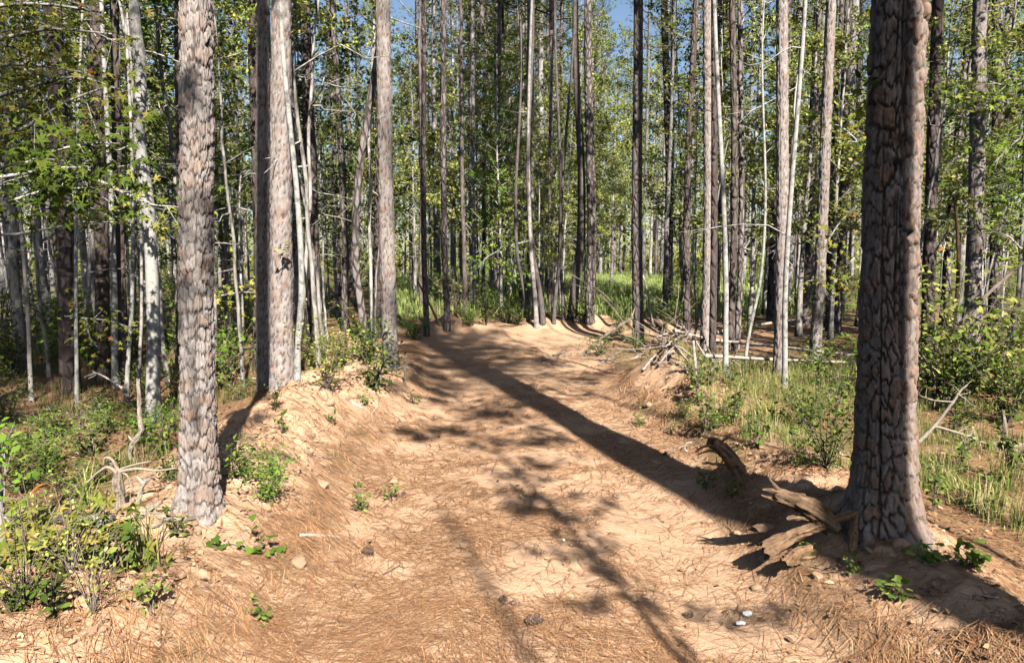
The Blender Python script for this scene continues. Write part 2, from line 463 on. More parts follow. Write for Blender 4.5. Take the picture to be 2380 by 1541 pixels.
# ------------------------------------------------------------------ trees
def hw_mesh(seed, Ht, r0, nb, start, spread, nleaf, lsize, pal, w, T=T_QUAD, bark='bark_hw', trunk=True, lean=.018, droop=.25, name='hardwood', dead_low=0):
    g = np.random.default_rng(seed)
    wood = MB(); lv = MB()
    k = 14; t = np.linspace(0, 1, k)
    d = np.cumsum(g.normal(0, lean*Ht/k*1.6, (k, 2)), 0); d[0] = 0; d[1] *= .3
    tr = np.stack([d[:, 0] + g.normal(0, lean)*Ht*t, d[:, 1] + g.normal(0, lean)*Ht*t, t*Ht], -1)
    tr = smooth_path(tr, 30)
    tt = np.linspace(0, 1, 30); rad = r0*(1-.86*tt)*(1+.5*np.exp(-tt*40))
    add_tube(wood, tr, rad, 9, rough=.12, seed=seed)
    P = []; Nn = []
    for b in range(nb):
        s = start + (1-start)*(b+g.random())/nb; s = min(s, .985)
        o = np.array([np.interp(s, tt, tr[:, i]) for i in range(3)]); rt = np.interp(s, tt, rad)
        az = b*2.399 + g.normal(0, .5); el = radians(g.uniform(8, 50)) + .35*s
        L = spread*Ht*(1.05-.72*s)*g.uniform(.55, 1.15)
        dr = np.array([cos(az)*cos(el), sin(az)*cos(el), sin(el)])
        q = np.linspace(0, 1, 6)[:, None]
        path = o + dr*L*q + np.array([0, 0, -droop*L])*q**2*g.uniform(-.4, 1) + np.cumsum(g.normal(0, .035*L, (6, 3)), 0)*np.minimum(q*6, 1)
        add_tube(wood, path, np.linspace(max(rt*.42, .006), .003, 6), 5, cap=False)
        if b < dead_low: continue
        nt_ = max(3, int(L*4.6))
        for j in range(nt_):
            u = g.uniform(.25, 1.0); i0 = min(int(u*5), 4); op = path[i0] + (path[i0+1]-path[i0])*(u*5-i0)
            td = norm(dr*.7 + g.normal(0, .6, 3)*np.array([1, 1, .45])); l2 = L*g.uniform(.16, .36)
            tp = op + td*l2*np.linspace(0, 1, 4)[:, None] + np.array([0, 0, -.12*l2])*np.linspace(0, 1, 4)[:, None]**2
            add_tube(wood, tp, np.linspace(.0045, .002, 4), 3, cap=False)
            m = max(3, int(nleaf*g.uniform(.5, 1.5)))
            s2 = g.uniform(.15, 1.1, m)[:, None]
            pp = op + td*l2*s2 + g.normal(0, .055+.035*l2, (m, 3))*np.array([1, 1, .8])
            P.append(pp); Nn.append(np.array([0, -.35, .75]) + g.normal(0, .55, (m, 3)))
    P = np.concatenate(P); Nn = np.concatenate(Nn); n = len(P)
    clump = fbm(P[:, 0]*1.3+P[:, 2], P[:, 1]*1.3-P[:, 2]*.7, seed, 2)[:, None]
    leaves(lv, P, Nn, lsize*g.uniform(.6, 1.25, n), pick(pal, w, n, g)*(.75+.5*clump), T, 0, g)
    return wood.mesh(name+'_wood', [M[bark]]), lv.mesh(name+'_leaves', [M['leaf']], False)

def pine_crown_mesh(seed, Hc, R, nl, tufts, k=8, nw=.0095):
    """crown from z=0 (lowest limb) to z=Hc around a leader"""
    g = np.random.default_rng(seed); mb = MB()
    add_tube(mb, [[0, 0, -.1], [0.05, 0, Hc*.5], [0, .05, Hc]], [.085, .05, .012], 6)
    TP = []
    for b in range(nl):
        s = ((b+g.random())/nl)**.9; az = b*2.399 + g.normal(0, .4)
        L = R*(1.0 - .75*s)*g.uniform(.6, 1.15)*(.7 if s < .12 else 1); el = radians(g.uniform(-5, 25)) + .7*s*s
        dr = np.array([cos(az)*cos(el), sin(az)*cos(el), sin(el)]); q = np.linspace(0, 1, 5)[:, None]
        p = np.array([0, 0, s*Hc]) + dr*L*q + np.array([0, 0, .22*L])*q**2 + np.cumsum(g.normal(0, .04*L, (5, 3)), 0)*q
        add_tube(mb, p, np.linspace(.035, .01, 5), 4, cap=False)
        for j in range(int(tufts*(.5+.9*L/R))):
            u = g.uniform(.3, 1.05); i0 = min(int(u*4), 3); o = p[i0]+(p[i0+1]-p[i0])*(u*4-i0)
            e = o + g.normal(0, .20*L**.5, 3)*np.array([1, 1, .6]) + np.array([0, 0, .1])
            if g.random() < .4: add_tube(mb, [o, e], [.008, .005], 3, cap=False)
            TP.append(e)
    TP = np.array(TP); n = len(TP)
    out = norm(np.stack([TP[:, 0], TP[:, 1], np.full(n, .6)*np.linalg.norm(TP[:, :2], axis=1)+.5], -1))
    d = norm(np.repeat(out, k, 0)*.75 + g.normal(0, .75, (n*k, 3))); L = g.uniform(.14, .26, n*k)
    o = np.repeat(TP, k, 0); sd_ = norm(np.cross(d, g.normal(size=(n*k, 3))))*nw
    V = np.stack([o-sd_, o+sd_, o+d*L[:, None]], 1).reshape(-1, 3)
    c = np.repeat(np.repeat(pick(PAL_PINE, W_PINE, n, g), k, 0), 3, 0)
    mb.add(V, np.arange(n*k*3).reshape(-1, 3), c, 1)
    return mb.mesh('pine_crown', [M['far_dark'], M['needle']], False)

PCROWN = [pine_crown_mesh(100+i, h, r, nl, tf) for i, (h, r, nl, tf) in enumerate([(7, 2.0, 24, 11), (6, 2.2, 22, 12), (8, 1.8, 25, 10)])]
PCROWN.append(pine_crown_mesh(110, 6, 2.5, 30, 26, 20, .0125))  # thickened crown, shaped so that unseen pines cast darker dapples
PCROWN_H = [7, 6, 8, 6]

def trunk_path(base, topx, Ht, curve, seed, Y=None, bend=None):
    """centre line in local coordinates (z from 0 to Ht), leaning so that it passes the photo column topx at row 130"""
    g = np.random.default_rng(seed)
    tp = at_d(topx, 130, base[1]) - base
    lx = tp[0]/tp[2]
    z = np.linspace(0, Ht, 40)
    zz = z/max(tp[2], 1)
    x = lx*z + curve*tp[2]*(np.sin(zz*pi*g.uniform(.8, 1.3)+g.uniform(0, .5))-0)*.02*g.choice([-1, 1])*np.minimum(zz*4, 1)
    y = .015*z*g.normal() + curve*.012*z*np.sin(zz*3+g.uniform(0, 6))
    if bend: x = x + np.interp(z, [b[0] for b in bend], [b[1] for b in bend])
    return np.stack([x, y, z], -1), lx

def plate_trunk(P, z_fine, dz, nseg, r0, r1, Ht, cw, ch, amp, flare, seed, name, matname, knots=(), gap=.13, furrow=.25):
    zf = np.arange(-.15, z_fine, dz); zc = np.linspace(z_fine, Ht, 24)
    z = np.concatenate([zf, zc]); th = np.arange(nseg)*2*pi/nseg
    Z, TH = np.meshgrid(z, th, indexing='ij')
    R = r0 + (r1-r0)*np.clip(Z/Ht, 0, 1)**.85
    g = np.random.default_rng(seed)
    lob = 1 + .35*np.cos(TH*3+seed) + .3*np.cos(TH*5+2*seed)
    R = R + flare*r0*np.exp(-np.clip(Z+.05, 0, None)/.15)*lob + .25*flare*r0*np.exp(-np.clip(Z, 0, None)/.7)
    R = R*(1+.02*np.cos(TH*2+Z*.7+seed)+.015*np.cos(TH*3-Z*1.1))
    nu = max(5, round(2*pi*r0/cw)); u = TH/(2*pi)*nu; v = Z/ch
    wx = (fbm(np.cos(TH)*2.5+Z*2.2, np.sin(TH)*2.5+Z*.8, seed+5, 3)-.5)
    wy = (fbm(np.cos(TH)*3+Z*3.1+9, np.sin(TH)*3-Z*2, seed+8, 3)-.5)
    rag = fbm(np.cos(TH)*9+Z*7, np.sin(TH)*9-Z*11, seed+15, 3)-.5
    rag2 = fbm(np.cos(TH)*9-Z*8+4, np.sin(TH)*9+Z*10, seed+17, 3)-.5
    big = fbm(np.cos(TH)*1.1+Z*.9+seed, np.sin(TH)*1.1-Z*.6, seed+30, 2)-.5
    uu = u + wx*1.2 + rag*.5; vv = v + wy*1.0 + rag2*.6
    fur = np.abs(fbm(np.cos(TH)*3.2+Z*.30, np.sin(TH)*3.2-Z*.22, seed+33, 4)-.5); fur = 1-furrow*(1-sst(.004, .03, fur))
    f1, f2, idr = cells(uu, vv, nu, seed)
    e1 = sst(.015, gap, f2-f1)
    e1 = e1*(.25+.75*fur)
    f1b, f2b, idb = cells(uu*2+3.3, vv*2.3, nu*2, seed+11)
    e2 = sst(.0, .12, f2b-f1b)
    fine = fbm(np.cos(TH)*18+Z*9, np.sin(TH)*18+Z*26, seed+21, 4)-.5
    # plates overhang a little at their lower rim, as flaking bark does
    lip = (1-np.mod(vv*1.0+idr, 1.0))
    D = amp*(e1*(.35+.75*idr) + .45*e2*(.25+.75*idb)*e1 + .30*e1*lip + .8*fine + .9*(fur-1)) - amp*.9
    for kth, kz, kr in knots:
        dd = np.sqrt((np.angle(np.exp(1j*(TH-kth)))*r0/kr)**2 + ((Z-kz)/(kr*1.1))**2)
        D = D + amp*.7*np.exp(-((dd-1)/.35)**2) - amp*1.6*np.exp(-(dd/.6)**2)
    R = R + D*np.where(Z > z_fine, .5, 1)
    cx = np.interp(Z, P[:, 2], P[:, 0]); cy = np.interp(Z, P[:, 2], P[:, 1])
    V = np.stack([cx+R*np.cos(TH), cy+R*np.sin(TH), Z], -1).reshape(-1, 3)
    k = len(z); i = np.arange(k-1)[:, None]*nseg; j = np.arange(nseg)[None]; j2 = (j+1) % nseg
    q = np.stack([i+j, i+j2, i+nseg+j2, i+nseg+j], -1).reshape(-1, 4)
    c = np.stack([.15+.85*e1*(.65+.35*e2), np.clip(.72*idr+.28*idb, 0, 1), idb], -1).reshape(-1, 3)
    mb = MB(); mb.add(V, q, c)
    return mb.mesh(name, [M[matname]])

def plain_trunk(P, r0, r1, nseg, nz, flare, seed, name, matname, rough=.05, stubs=0, sz=(3, 10), extra=None):
    g = np.random.default_rng(seed); mb = MB()
    z = np.concatenate([[-.15], np.linspace(0.02, P[-1, 2], nz)])
    C = np.stack([np.interp(z, P[:, 2], P[:, 0]), np.interp(z, P[:, 2], P[:, 1]), z], -1)
    r = r0 + (r1-r0)*np.clip(z/P[-1, 2], 0, 1)**.9
    r = r*(1+flare*np.exp(-np.clip(z, 0, None)/.16))
    add_tube(mb, C, r, nseg, rough=rough, seed=seed)
    for s in range(stubs):
        zz = g.uniform(*sz); o = np.array([np.interp(zz, P[:, 2], P[:, 0]), np.interp(zz, P[:, 2], P[:, 1]), zz]); az = g.uniform(0, 2*pi)
        L = g.uniform(.25, 1.3); dr = np.array([cos(az), sin(az), g.uniform(-.35, .8)])
        p = o + dr*L*np.linspace(0, 1, 6)[:, None] + np.cumsum(g.normal(0, .075*L, (6, 3)), 0)*np.array([[0], [.5], [1], [1], [1], [1]]) - np.array([0, 0, .2*L])*np.linspace(0, 1, 6)[:, None]**2
        add_tube(mb, p, np.linspace(.010, .002, 6), 4, cap=False)
        q = p[3] + norm(dr+g.normal(0, .7, 3))*L*.4*np.linspace(0, 1, 3)[:, None]; add_tube(mb, q, [.004, .003, .0015], 3, cap=False)
    if extra: extra(mb)
    return mb.mesh(name, [M[matname]])

ANCH = []            # (photo column, short name) of the trees a viewer can find again
TREES = []           # occupied spots

def pine(px, by, w, tx, label, Ht=20, kind='far', short=None, curve=.5, matname='bark_far', seed=None, crown=True, stubs=6, zoff=0, flare=.16, group=None, extra=None, base=None, rtop=.42):
    B = at(px, by) if base is None else np.array(base, float)
    if base is None: B[2] = gz(B[0], B[1])
    seed = seed or int(px*7+by) % 9973
    dist = math.hypot(B[0], B[1]); r0 = w/2*B[1]/F
    P, lx = trunk_path(B, tx, Ht, curve, seed) if isinstance(tx, (int, float)) else (tx, 0)
    root = thing('pine_tree', label, 'pine', B, group)
    if kind == 'near': me = plate_trunk(P, 4.0, .0105, 190, r0, r0*rtop, Ht, **extra)
    elif kind == 'mid': me = plate_trunk(P, 6.6, .03, 52, r0, r0*rtop, Ht, .075, .10, .012, flare, seed, 'trunk', 'bark_mid')
    else: me = plain_trunk(P, r0, r0*rtop, 14, 60, flare, seed, 'trunk', matname, .08, stubs, (3.0, Ht*.62), extra)
    link('trunk', me, root)
    if crown:
        k = seed % 3; hc = Ht - PCROWN_H[k]*.92
        c = link('crown', PCROWN[k], root, (float(np.interp(hc, P[:, 2], P[:, 0])), float(np.interp(hc, P[:, 2], P[:, 1])), hc))
        c.rotation_euler = (0, 0, seed*1.7)
    TREES.append((B[0], B[1], r0))
    if short: ANCH.append((px, short))
    return root, B, P

SCROWN = []
for i in range(3):
    wm, lm = hw_mesh(300+i, 4.5, .025, 18, .05, .38, 13, .11, PAL_GUM, W_GUM, name='sapling_crown', bark='bark_hw')
    SCROWN.append((wm, lm))

def sapling(px, by, w, tx, label, Ht=6.5, matname='bark_pale', short=None, curve=1.0, bend=None, seed=None, crown=True, stubs=2, group=None, nseg=12, base=None, rtop=.45):
    B = at(px, by) if base is None else np.array(base, float)
    if base is None: B[2] = gz(B[0], B[1])
    seed = seed or int(px*5+by*3) % 9973
    r0 = w/2*B[1]/F
    P, lx = trunk_path(B, tx, Ht, curve, seed, bend=bend)
    root = thing('sapling', label, 'sapling', B, group)
    link('trunk', plain_trunk(P, r0, r0*rtop, nseg, 50, .25, seed, 'trunk', matname, .08, stubs, (.8, Ht*.8)), root)
    if crown:
        k = seed % 3
        for nm, me in (('limbs', SCROWN[k][0]), ('crown', SCROWN[k][1])):
            c = link(nm, me, root, tuple(P[-1] - np.array([0, 0, .15]))); c.rotation_euler = (0, 0, seed*.77)
    TREES.append((B[0], B[1], r0))
    if short: ANCH.append((px, short))
    return root, B, P

# ------------------------------------------------------------------ ground: track, banks, forest floor from one grid
def dirt_mask(x, y):
    tm = track_mask(x, y); bl, br = bank_amt(x, y)
    bm = sum(bump(x, y, *m) for m in MOUNDS)
    n = fbm(x*2.2, y*2.2, 50, 4)
    d = np.maximum(tm, sst(.05, .16, bl*1.15+br*.95+bm*.8 + .14*(n-.5)))
    patch = sst(.56, .70, fbm(x*.8, y*.8, 52, 4))*(1-sst(12, 20, y))*np.where(x < -3, .25, .7)
    end = sst(-4.5, -2.5, x)*(1-sst(4.5, 6.5, x))*sst(12, 13.5, y)*(1-sst(16.5, 18.5, y))*sst(.4, .55, n)
    return np.clip(np.maximum(np.maximum(d, patch*(.3+.7*sst(.4, .6, n))), end), 0, 1), tm

def straw_mask(x, y):
    a = fbm(x*.9+5, y*1.6, 55, 4); b = fbm(x*3, y*5, 56, 3)
    s = sst(.36, .62, .65*a+.35*b)
    bl, br = bank_amt(x, y); s = s*(1-.65*np.clip(bl*6, 0, 1))
    edge = .7*np.exp(-((np.abs(x-track_c(y))-track_hw(y)-.05)/.3)**2)
    return np.clip(.2 + .75*s + .3*edge, 0, 1)

def axis(segs):
    out = [segs[0][0]]
    for a, b, s0, s1 in segs:
        n = max(2, int(round((b-a)/((s0+s1)/2)))); w = np.linspace(s0, s1, n); w = np.cumsum(w)/w.sum()*(b-a)
        out += list(a+w)
    return np.array(out)

XS = axis([(-300, -60, 30, 8), (-60, -14, 3, .6), (-14, -5, .5, .06), (-5, -2.9, .055, .032), (-2.9, 2.9, .03, .03), (2.9, 5, .032, .055), (5, 14, .06, .5), (14, 60, .6, 3), (60, 300, 8, 30)])
YS = axis([(-80, -6, 8, .8), (-6, 1.9, .6, .06), (1.9, 5.5, .024, .028), (5.5, 12, .03, .075), (12, 20, .08, .2), (20, 60, .22, 2), (60, 500, 4, 40)])
X, Y = np.meshgrid(XS, YS)
Z = H(X, Y)
dm, tm = dirt_mask(X, Y); sm = straw_mask(X, Y)
green = sst(.5, .68, fbm(X*.7, Y*.7, 58, 3))*.55*(1-dm) + sst(17, 24, Y)*.6
gcol = np.stack([dm, sm, np.clip(green, 0, 1)], -1).reshape(-1, 3)
nx = len(XS); ny = len(YS)
i = np.arange(ny-1)[:, None]*nx; j = np.arange(nx-1)[None]
Q = np.stack([i+j, i+j+1, i+nx+j+1, i+nx+j], -1).reshape(-1, 4)
Vg = np.stack([X, Y, Z], -1).reshape(-1, 3)
cX = Vg[Q].mean(1)[:, 0]; cY = Vg[Q].mean(1)[:, 1]
ctm = track_mask(cX, cY); bl, br = bank_amt(cX, cY)
zone = np.zeros(len(Q), int)
zone[(bl > .06)] = 2; zone[(br > .06)] = 3; zone[ctm > .5] = 1
GROUND = {}
for zi, nm, lab in ((0, 'forest_floor', None), (1, 'dirt_track', None), (2, 'dirt_bank', None), (3, 'dirt_bank', None)):
    q = Q[zone == zi]; used, inv = np.unique(q, return_inverse=True)
    mb = MB(); mb.add(Vg[used], inv.reshape(-1, 4), gcol[used])
    o = link(nm, mb.mesh(nm, [M['ground']])); o['kind'] = 'structure'; GROUND[zi] = o

# clods and lumps of soil on the banks and along the track's edges
def clod_mesh(seed):
    g = np.random.default_rng(seed)
    import bmesh
    bm = bmesh.new(); bmesh.ops.create_icosphere(bm, subdivisions=2, radius=1)
    v = np.array([p.co[:] for p in bm.verts]); f = np.array([[q.index for q in p.verts] for p in bm.faces]); bm.free()
    for _ in range(5):
        n = norm(g.normal(size=3)); d = g.uniform(.45, .8); s = v@n; v = v - np.maximum(s-d, 0)[:, None]*n*.8
    v = v*(1+.35*(g.random((len(v), 1))-.5))*np.array([1, .8, .62])
    mb = MB(); mb.add(v, f, (1, .12, 0)); return mb.mesh('clod', [M['clod']], seed % 2 == 0)
CLODS = [clod_mesh(i) for i in range(6)]
g = np.random.default_rng(21)
nclod = 0
while nclod < 290:
    y = g.uniform(2.3, 11)*g.uniform(.6, 1); side = g.choice([-1, 1], p=[.62, .38])
    u = track_hw(y) + (g.normal(.6, .42) if side < 0 else g.normal(.38, .32)); x = track_c(y) + side*u
    if u < .9: continue
    s = g.choice([.015, .025, .035, .05], p=[.45, .33, .17, .05])*g.uniform(.7, 1.3)
    z = gz(x, y)
    o = link('clod', CLODS[g.integers(6)], GROUND[2] if side < 0 else GROUND[3], (x, y, z+s*.12)); o.scale = (s, s, s); o.rotation_euler = (g.uniform(-.4, .4), g.uniform(-.4, .4), g.uniform(0, 6)); nclod += 1
for _ in range(60):
    y = g.uniform(2.3, 9); x = g.uniform(-1.2, 1.4); s = g.uniform(.007, .018)
    o = link('clod', CLODS[g.integers(6)], GROUND[1], (x, y, gz(x, y)+s*.1)); o.scale = (s*1.3, s, s*.8); o.rotation_euler = (0, 0, g.uniform(0, 6))
for px, py, s in ((840, 838, .13), (880, 850, .09), (715, 1005, .12), (560, 1075, .13), (745, 1070, .10), (735, 1120, .1), (620, 1010, .09), (560, 1190, .06), (1585, 1140, .07), (795, 870, .09)):
    B = at(px, py); o = link('clod', CLODS[int(px) % 6], GROUND[2] if px < 1190 else GROUND[3], (B[0], B[1], B[2]-s*.22)); s *= .72; o.scale = (s*1.25, s, s*.7); o.rotation_euler = (.1, -.1, px)

# shed pine needles lying on everything, and fallen leaves
def straw_stuff():
    g = np.random.default_rng(31); mb = MB()
    n = 150000
    y = 2.0*(14/2.0)**g.random(n)**1.05; x = g.uniform(-1, 1, n)*(y*.85+.5)
    keep = g.random(n) < straw_mask(x, y)**1.3*np.where(np.abs(x) < 3.2, 1, .75)
    x = x[keep]; y = y[keep]; n = len(x)
    a = np.where(g.random(n) < .6, g.uniform(0, 2*pi, n), g.normal(0.15, .6, n) + (fbm(x*1.2, y*1.2, 57, 2)-.5)*4); L = g.uniform(.09, .19, n); w = g.uniform(.0011, .0019, n)*np.clip(y/3.2, 1, 3)
    k = g.normal(0, .22, n)
    pts = []
    for s in (-.5, 0, .5):
        px = x + L*s*np.cos(a) - L*k*(s*s*2)*np.sin(a)*.6; py = y + L*s*np.sin(a) + L*k*(s*s*2)*np.cos(a)*.6
        pts.append(np.stack([px, py, H(px, py) + .006 + .012*g.random(n)], -1))
    nrm_ = np.stack([-np.sin(a), np.cos(a), np.zeros(n)], -1)*w[:, None]
    V = np.stack([pts[0]-nrm_*.6, pts[0]+nrm_*.6, pts[1]+nrm_, pts[1]-nrm_, pts[2]], 1)
    f = np.arange(n)[:, None]*5
    c = np.array([[.30, .155, .07], [.22, .105, .05], [.36, .21, .11], [.17, .085, .045]])[g.integers(0, 4, n)]*g.uniform(.8, 1.2, (n, 1))
    base = mb.n
    mb.add(V.reshape(-1, 3), (f + np.array([[0, 1, 2, 3]])), np.repeat(c, 5, 0))
    mb.f.append((f + np.array([[3, 2, 4]]) + base, 0))
    o = link('pine_straw', mb.mesh('pine_straw', [M['litter']], False)); o['kind'] = 'stuff'
    tag(o, 'loose reddish brown pine needles shed over the track and its banks', 'pine straw')
    mb = MB(); n = 7000
    y = 2.2*(20/2.2)**g.random(n); x = g.uniform(-1, 1, n)*(y*.85)
    keep = (np.abs(x-track_c(y)) > track_hw(y)+.2) | (g.random(n) < .10); x = x[keep]; y = y[keep]; n = len(x)
    pos = np.stack([x, y, H(x, y)+.012], -1)
    c = np.array([[.20, .10, .05], [.30, .18, .09], [.13, .07, .04], [.38, .27, .16]])[g.integers(0, 4, n)]*g.uniform(.75, 1.2, (n, 1))
    leaves(mb, pos, np.array([0, 0, 1])+g.normal(0, .35, (n, 3)), g.uniform(.02, .05, n), c, T_OVAL, 0, g)
    o = link('fallen_leaves', mb.mesh('fallen_leaves', [M['litter']], False)); o['kind'] = 'stuff'
    tag(o, 'dry brown leaves strewn over the forest floor beside the track', 'leaf litter')
straw_stuff()

# ------------------------------------------------------------------ the pines and saplings one can tell apart
NEARX = dict(furrow=.85, gap=.17, cw=.062, ch=.10, amp=.018, flare=.62, seed=3, name='trunk', matname='bark_near', knots=((-1.9, 2.0, .05), (-1.35, 1.55, .035)))
NEARL = dict(gap=.2, cw=.058, ch=.075, amp=.013, flare=.62, seed=9, name='trunk', matname='bark_mid', knots=())
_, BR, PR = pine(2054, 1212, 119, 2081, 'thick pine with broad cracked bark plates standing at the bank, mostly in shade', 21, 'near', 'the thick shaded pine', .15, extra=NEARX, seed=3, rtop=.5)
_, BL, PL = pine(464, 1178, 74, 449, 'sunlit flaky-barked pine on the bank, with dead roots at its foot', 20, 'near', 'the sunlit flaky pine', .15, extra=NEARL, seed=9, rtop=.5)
pine(656, 896, 52, 651, 'pine with a black shadow stripe down its sunlit trunk', 19, 'mid', 'the striped pine', .15, seed=12)
pine(614, 905, 33, 622, 'slimmer pine hugging the back of the shadow-striped pine', 18, 'mid', 'the twin pine', .15, seed=14)
pine(908, 847, 36, 893, 'straight grey pine rising from the dirt mound at the edge of the track', 20, 'mid', 'the mound-edge pine', .15, seed=17)
pine(874, 786, 26, 886, 'dark pine just behind the grey mound-edge pine', 19, 'far', 'the dark pine', .2, 'bark_dark_shade')
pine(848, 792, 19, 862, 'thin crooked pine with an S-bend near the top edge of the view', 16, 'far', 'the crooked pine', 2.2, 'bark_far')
pine(727, 806, 29, 714, 'dark pine between the striped pine and the crooked pine', 19, 'far', 'the middle dark pine', .4, 'bark_dark_shade')
pine(803, 770, 17, 786, 'slim grey pine behind the leafy shrub on the bank', 18, 'far', None, .4)
pine(600, 862, 24, 598, 'brown pine hidden low down behind the twin-trunked pair', 19, 'far', None, .3, 'bark_dark_shade')
pine(418, 850, 20, 407, 'dark pine peeping out behind the sunlit flaky pine', 19, 'far', None, .3, 'bark_dark_shade')
pine(164, 918, 42, 126, 'stout dark pine deep in the shade behind the leaning sapling', 19, 'far', 'the stout shaded pine', .3, 'bark_dark_shade', flare=.1)
pine(238, 892, 32, 216, 'dark pine in the shade behind the forked sapling', 19, 'far', 'the second shaded pine', .3, 'bark_dark_shade')
pine(290, 872, 22, 276, 'thin dark pine just behind the white-barked tree', 18, 'far', None, .3, 'bark_dark_shade')
pine(1370, 752, 23, 1372, 'grey pine with bare crooked limbs by the green clearing', 18, 'far', 'the limbed grey pine', .4, seed=41)
pine(1484, 798, 26, 1483, 'straight brown pine standing in the brush at the edge of the track', 20, 'far', 'the brush pine', .2, seed=42)
pine(1549, 716, 20, 1548, 'dark slender pine against the green clearing', 20, 'far', 'the slender dark pine', .5, 'bark_dark_shade', seed=43)
pine(1596, 772, 17, 1612, 'slim dark pine leaning a little beside the brush heap', 18, 'far', 'the leaning slim pine', .5, 'bark_dark_shade')
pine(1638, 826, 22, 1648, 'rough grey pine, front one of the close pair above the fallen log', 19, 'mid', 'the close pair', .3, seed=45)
pine(1655, 843, 17, 1662, 'dark pine pressed against the rough grey pine above the fallen log', 18, 'far', None, .2, 'bark_dark_shade')
pine(1698, 815, 17, 1697, 'dark red-brown pine behind the pale sapling by the logs', 18, 'far', None, .4, 'bark_dark_shade')
pine(1713, 812, 14, 1722, 'light grey pine touching the dark red-brown pine by the logs', 18, 'far', 'the pine by the logs', .4)
pine(1812, 874, 29, 1825, 'light grey pine with a pale sapling leaning across its foot', 20, 'mid', 'the light grey pine', .2, seed=48)
pine(1893, 843, 25, 1921, 'pinkish grey pine leaning outwards next to the thick shaded pine', 20, 'mid', 'the pinkish pine', .2, seed=50)
pine(1944, 775, 19, 1968, 'shadow-mottled pine close behind the pinkish grey pine', 19, 'far', None, .3, 'bark_far')
pine(1925, 770, 15, 1951, 'slim pale pine squeezed between two leaning pines', 19, 'far', None, .3, 'bark_far')
pine(2155, 838, 29, 2174, 'smooth dark grey pine in the shade beyond the thick pine', 19, 'far', 'the smooth dark pine', .2, 'bark_dark_shade')
pine(2192, 772, 21, 2245, 'pale pine leaning strongly with a vine beside it', 18, 'far', 'the leaning pale pine', .4)
pine(2253, 877, 34, 2286, 'half-lit pine with a red-brown scar at eye height', 20, 'mid', 'the scarred pine', .2, seed=57)
pine(2311, 772, 27, 2331, 'pale banded pine standing behind the scarred pine', 20, 'far', 'the banded pine', .2)
pine(992, 781, 14, 985, 'short grey pine beside the leaning dead stick', 15, 'far', None, .3)
pine(1040, 770, 15, 1031, 'pale sunlit pine standing on top of the small dirt mound', 18, 'far', 'the pine on the mound', .3, seed=61)

# white-barked tree and the thin saplings
sapling(357, 980, 31, 312, 'white-barked tree leaning outwards beside the sunlit flaky pine', 9, 'bark_pale', 'the white-barked tree', .6, bend=[(0, 0), (2.2, .02), (2.9, -.03), (3.4, .06), (5, 0)], nseg=20, rtop=.6, stubs=6)
sapling(4, 1290, 20, -6, 'lichened grey trunk cut off by the edge of the view', 7, 'bark_pale', None, .5)
sapling(74, 935, 10, 10, 'pale thin sapling leaning away at the shaded edge', 6, 'bark_hw', 'the leaning sapling', .5)
sapling(178, 946, 9, 196, 'straight pale sapling in front of the stout shaded pine', 6, 'bark_pale', None, .4)
sapling(268, 902, 14, 240, 'pale blotched young trunk among the dark pines', 8, 'bark_pale', None, .4)
sapling(294, 932, 10, 284, 'forked sapling with a fork at chest height', 6.5, 'bark_pale', None, .8, stubs=5)
sapling(324, 950, 8, 296, 'thin grey stem beside the white-barked tree', 6, 'bark_hw', None, .8)
sapling(691, 882, 15, 672, 'pale crooked sapling pressed to the striped pine', 7, 'bark_pale', None, 1.2)
sapling(1687, 877, 13, 1676, 'pale straight sapling in front of the close pair of pines', 7.5, 'bark_pale', 'the pale sapling', .4)
sapling(1731, 850, 8, 1790, 'slim crooked sapling leaning outwards by the fallen logs', 6, 'bark_pale', None, 1.5)
sapling(1823, 905, 13, 1847, 'smooth grey sapling leaning across the light grey pine', 8, 'bark_pale', None, .6)
sapling(2346, 877, 9, 2368, 'thin grey sapling nearest the edge beyond the scarred pine', 7, 'bark_hw', None, 1.0)
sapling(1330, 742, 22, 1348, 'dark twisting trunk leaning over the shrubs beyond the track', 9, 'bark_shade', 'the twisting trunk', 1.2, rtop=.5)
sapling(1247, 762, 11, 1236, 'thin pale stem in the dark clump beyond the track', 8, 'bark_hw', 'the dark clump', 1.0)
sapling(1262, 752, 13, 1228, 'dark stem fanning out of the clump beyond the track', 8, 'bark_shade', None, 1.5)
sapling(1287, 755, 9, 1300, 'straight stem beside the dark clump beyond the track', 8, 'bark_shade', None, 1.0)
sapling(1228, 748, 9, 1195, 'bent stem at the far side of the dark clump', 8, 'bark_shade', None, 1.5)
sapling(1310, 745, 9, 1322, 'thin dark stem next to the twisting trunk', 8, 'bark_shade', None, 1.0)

# the Y-shaped bare sapling and the leaning pole
def poly3(pts, Y=None):
    """photo points (column, row[, depth]) to world points; the first one stands on the ground unless a depth is given"""
    if Y is None: Y = at(*pts[0][:2])[1]
    return np.array([at_d(p[0], p[1], Y + (p[2] if len(p) > 2 else 0)) for p in pts])

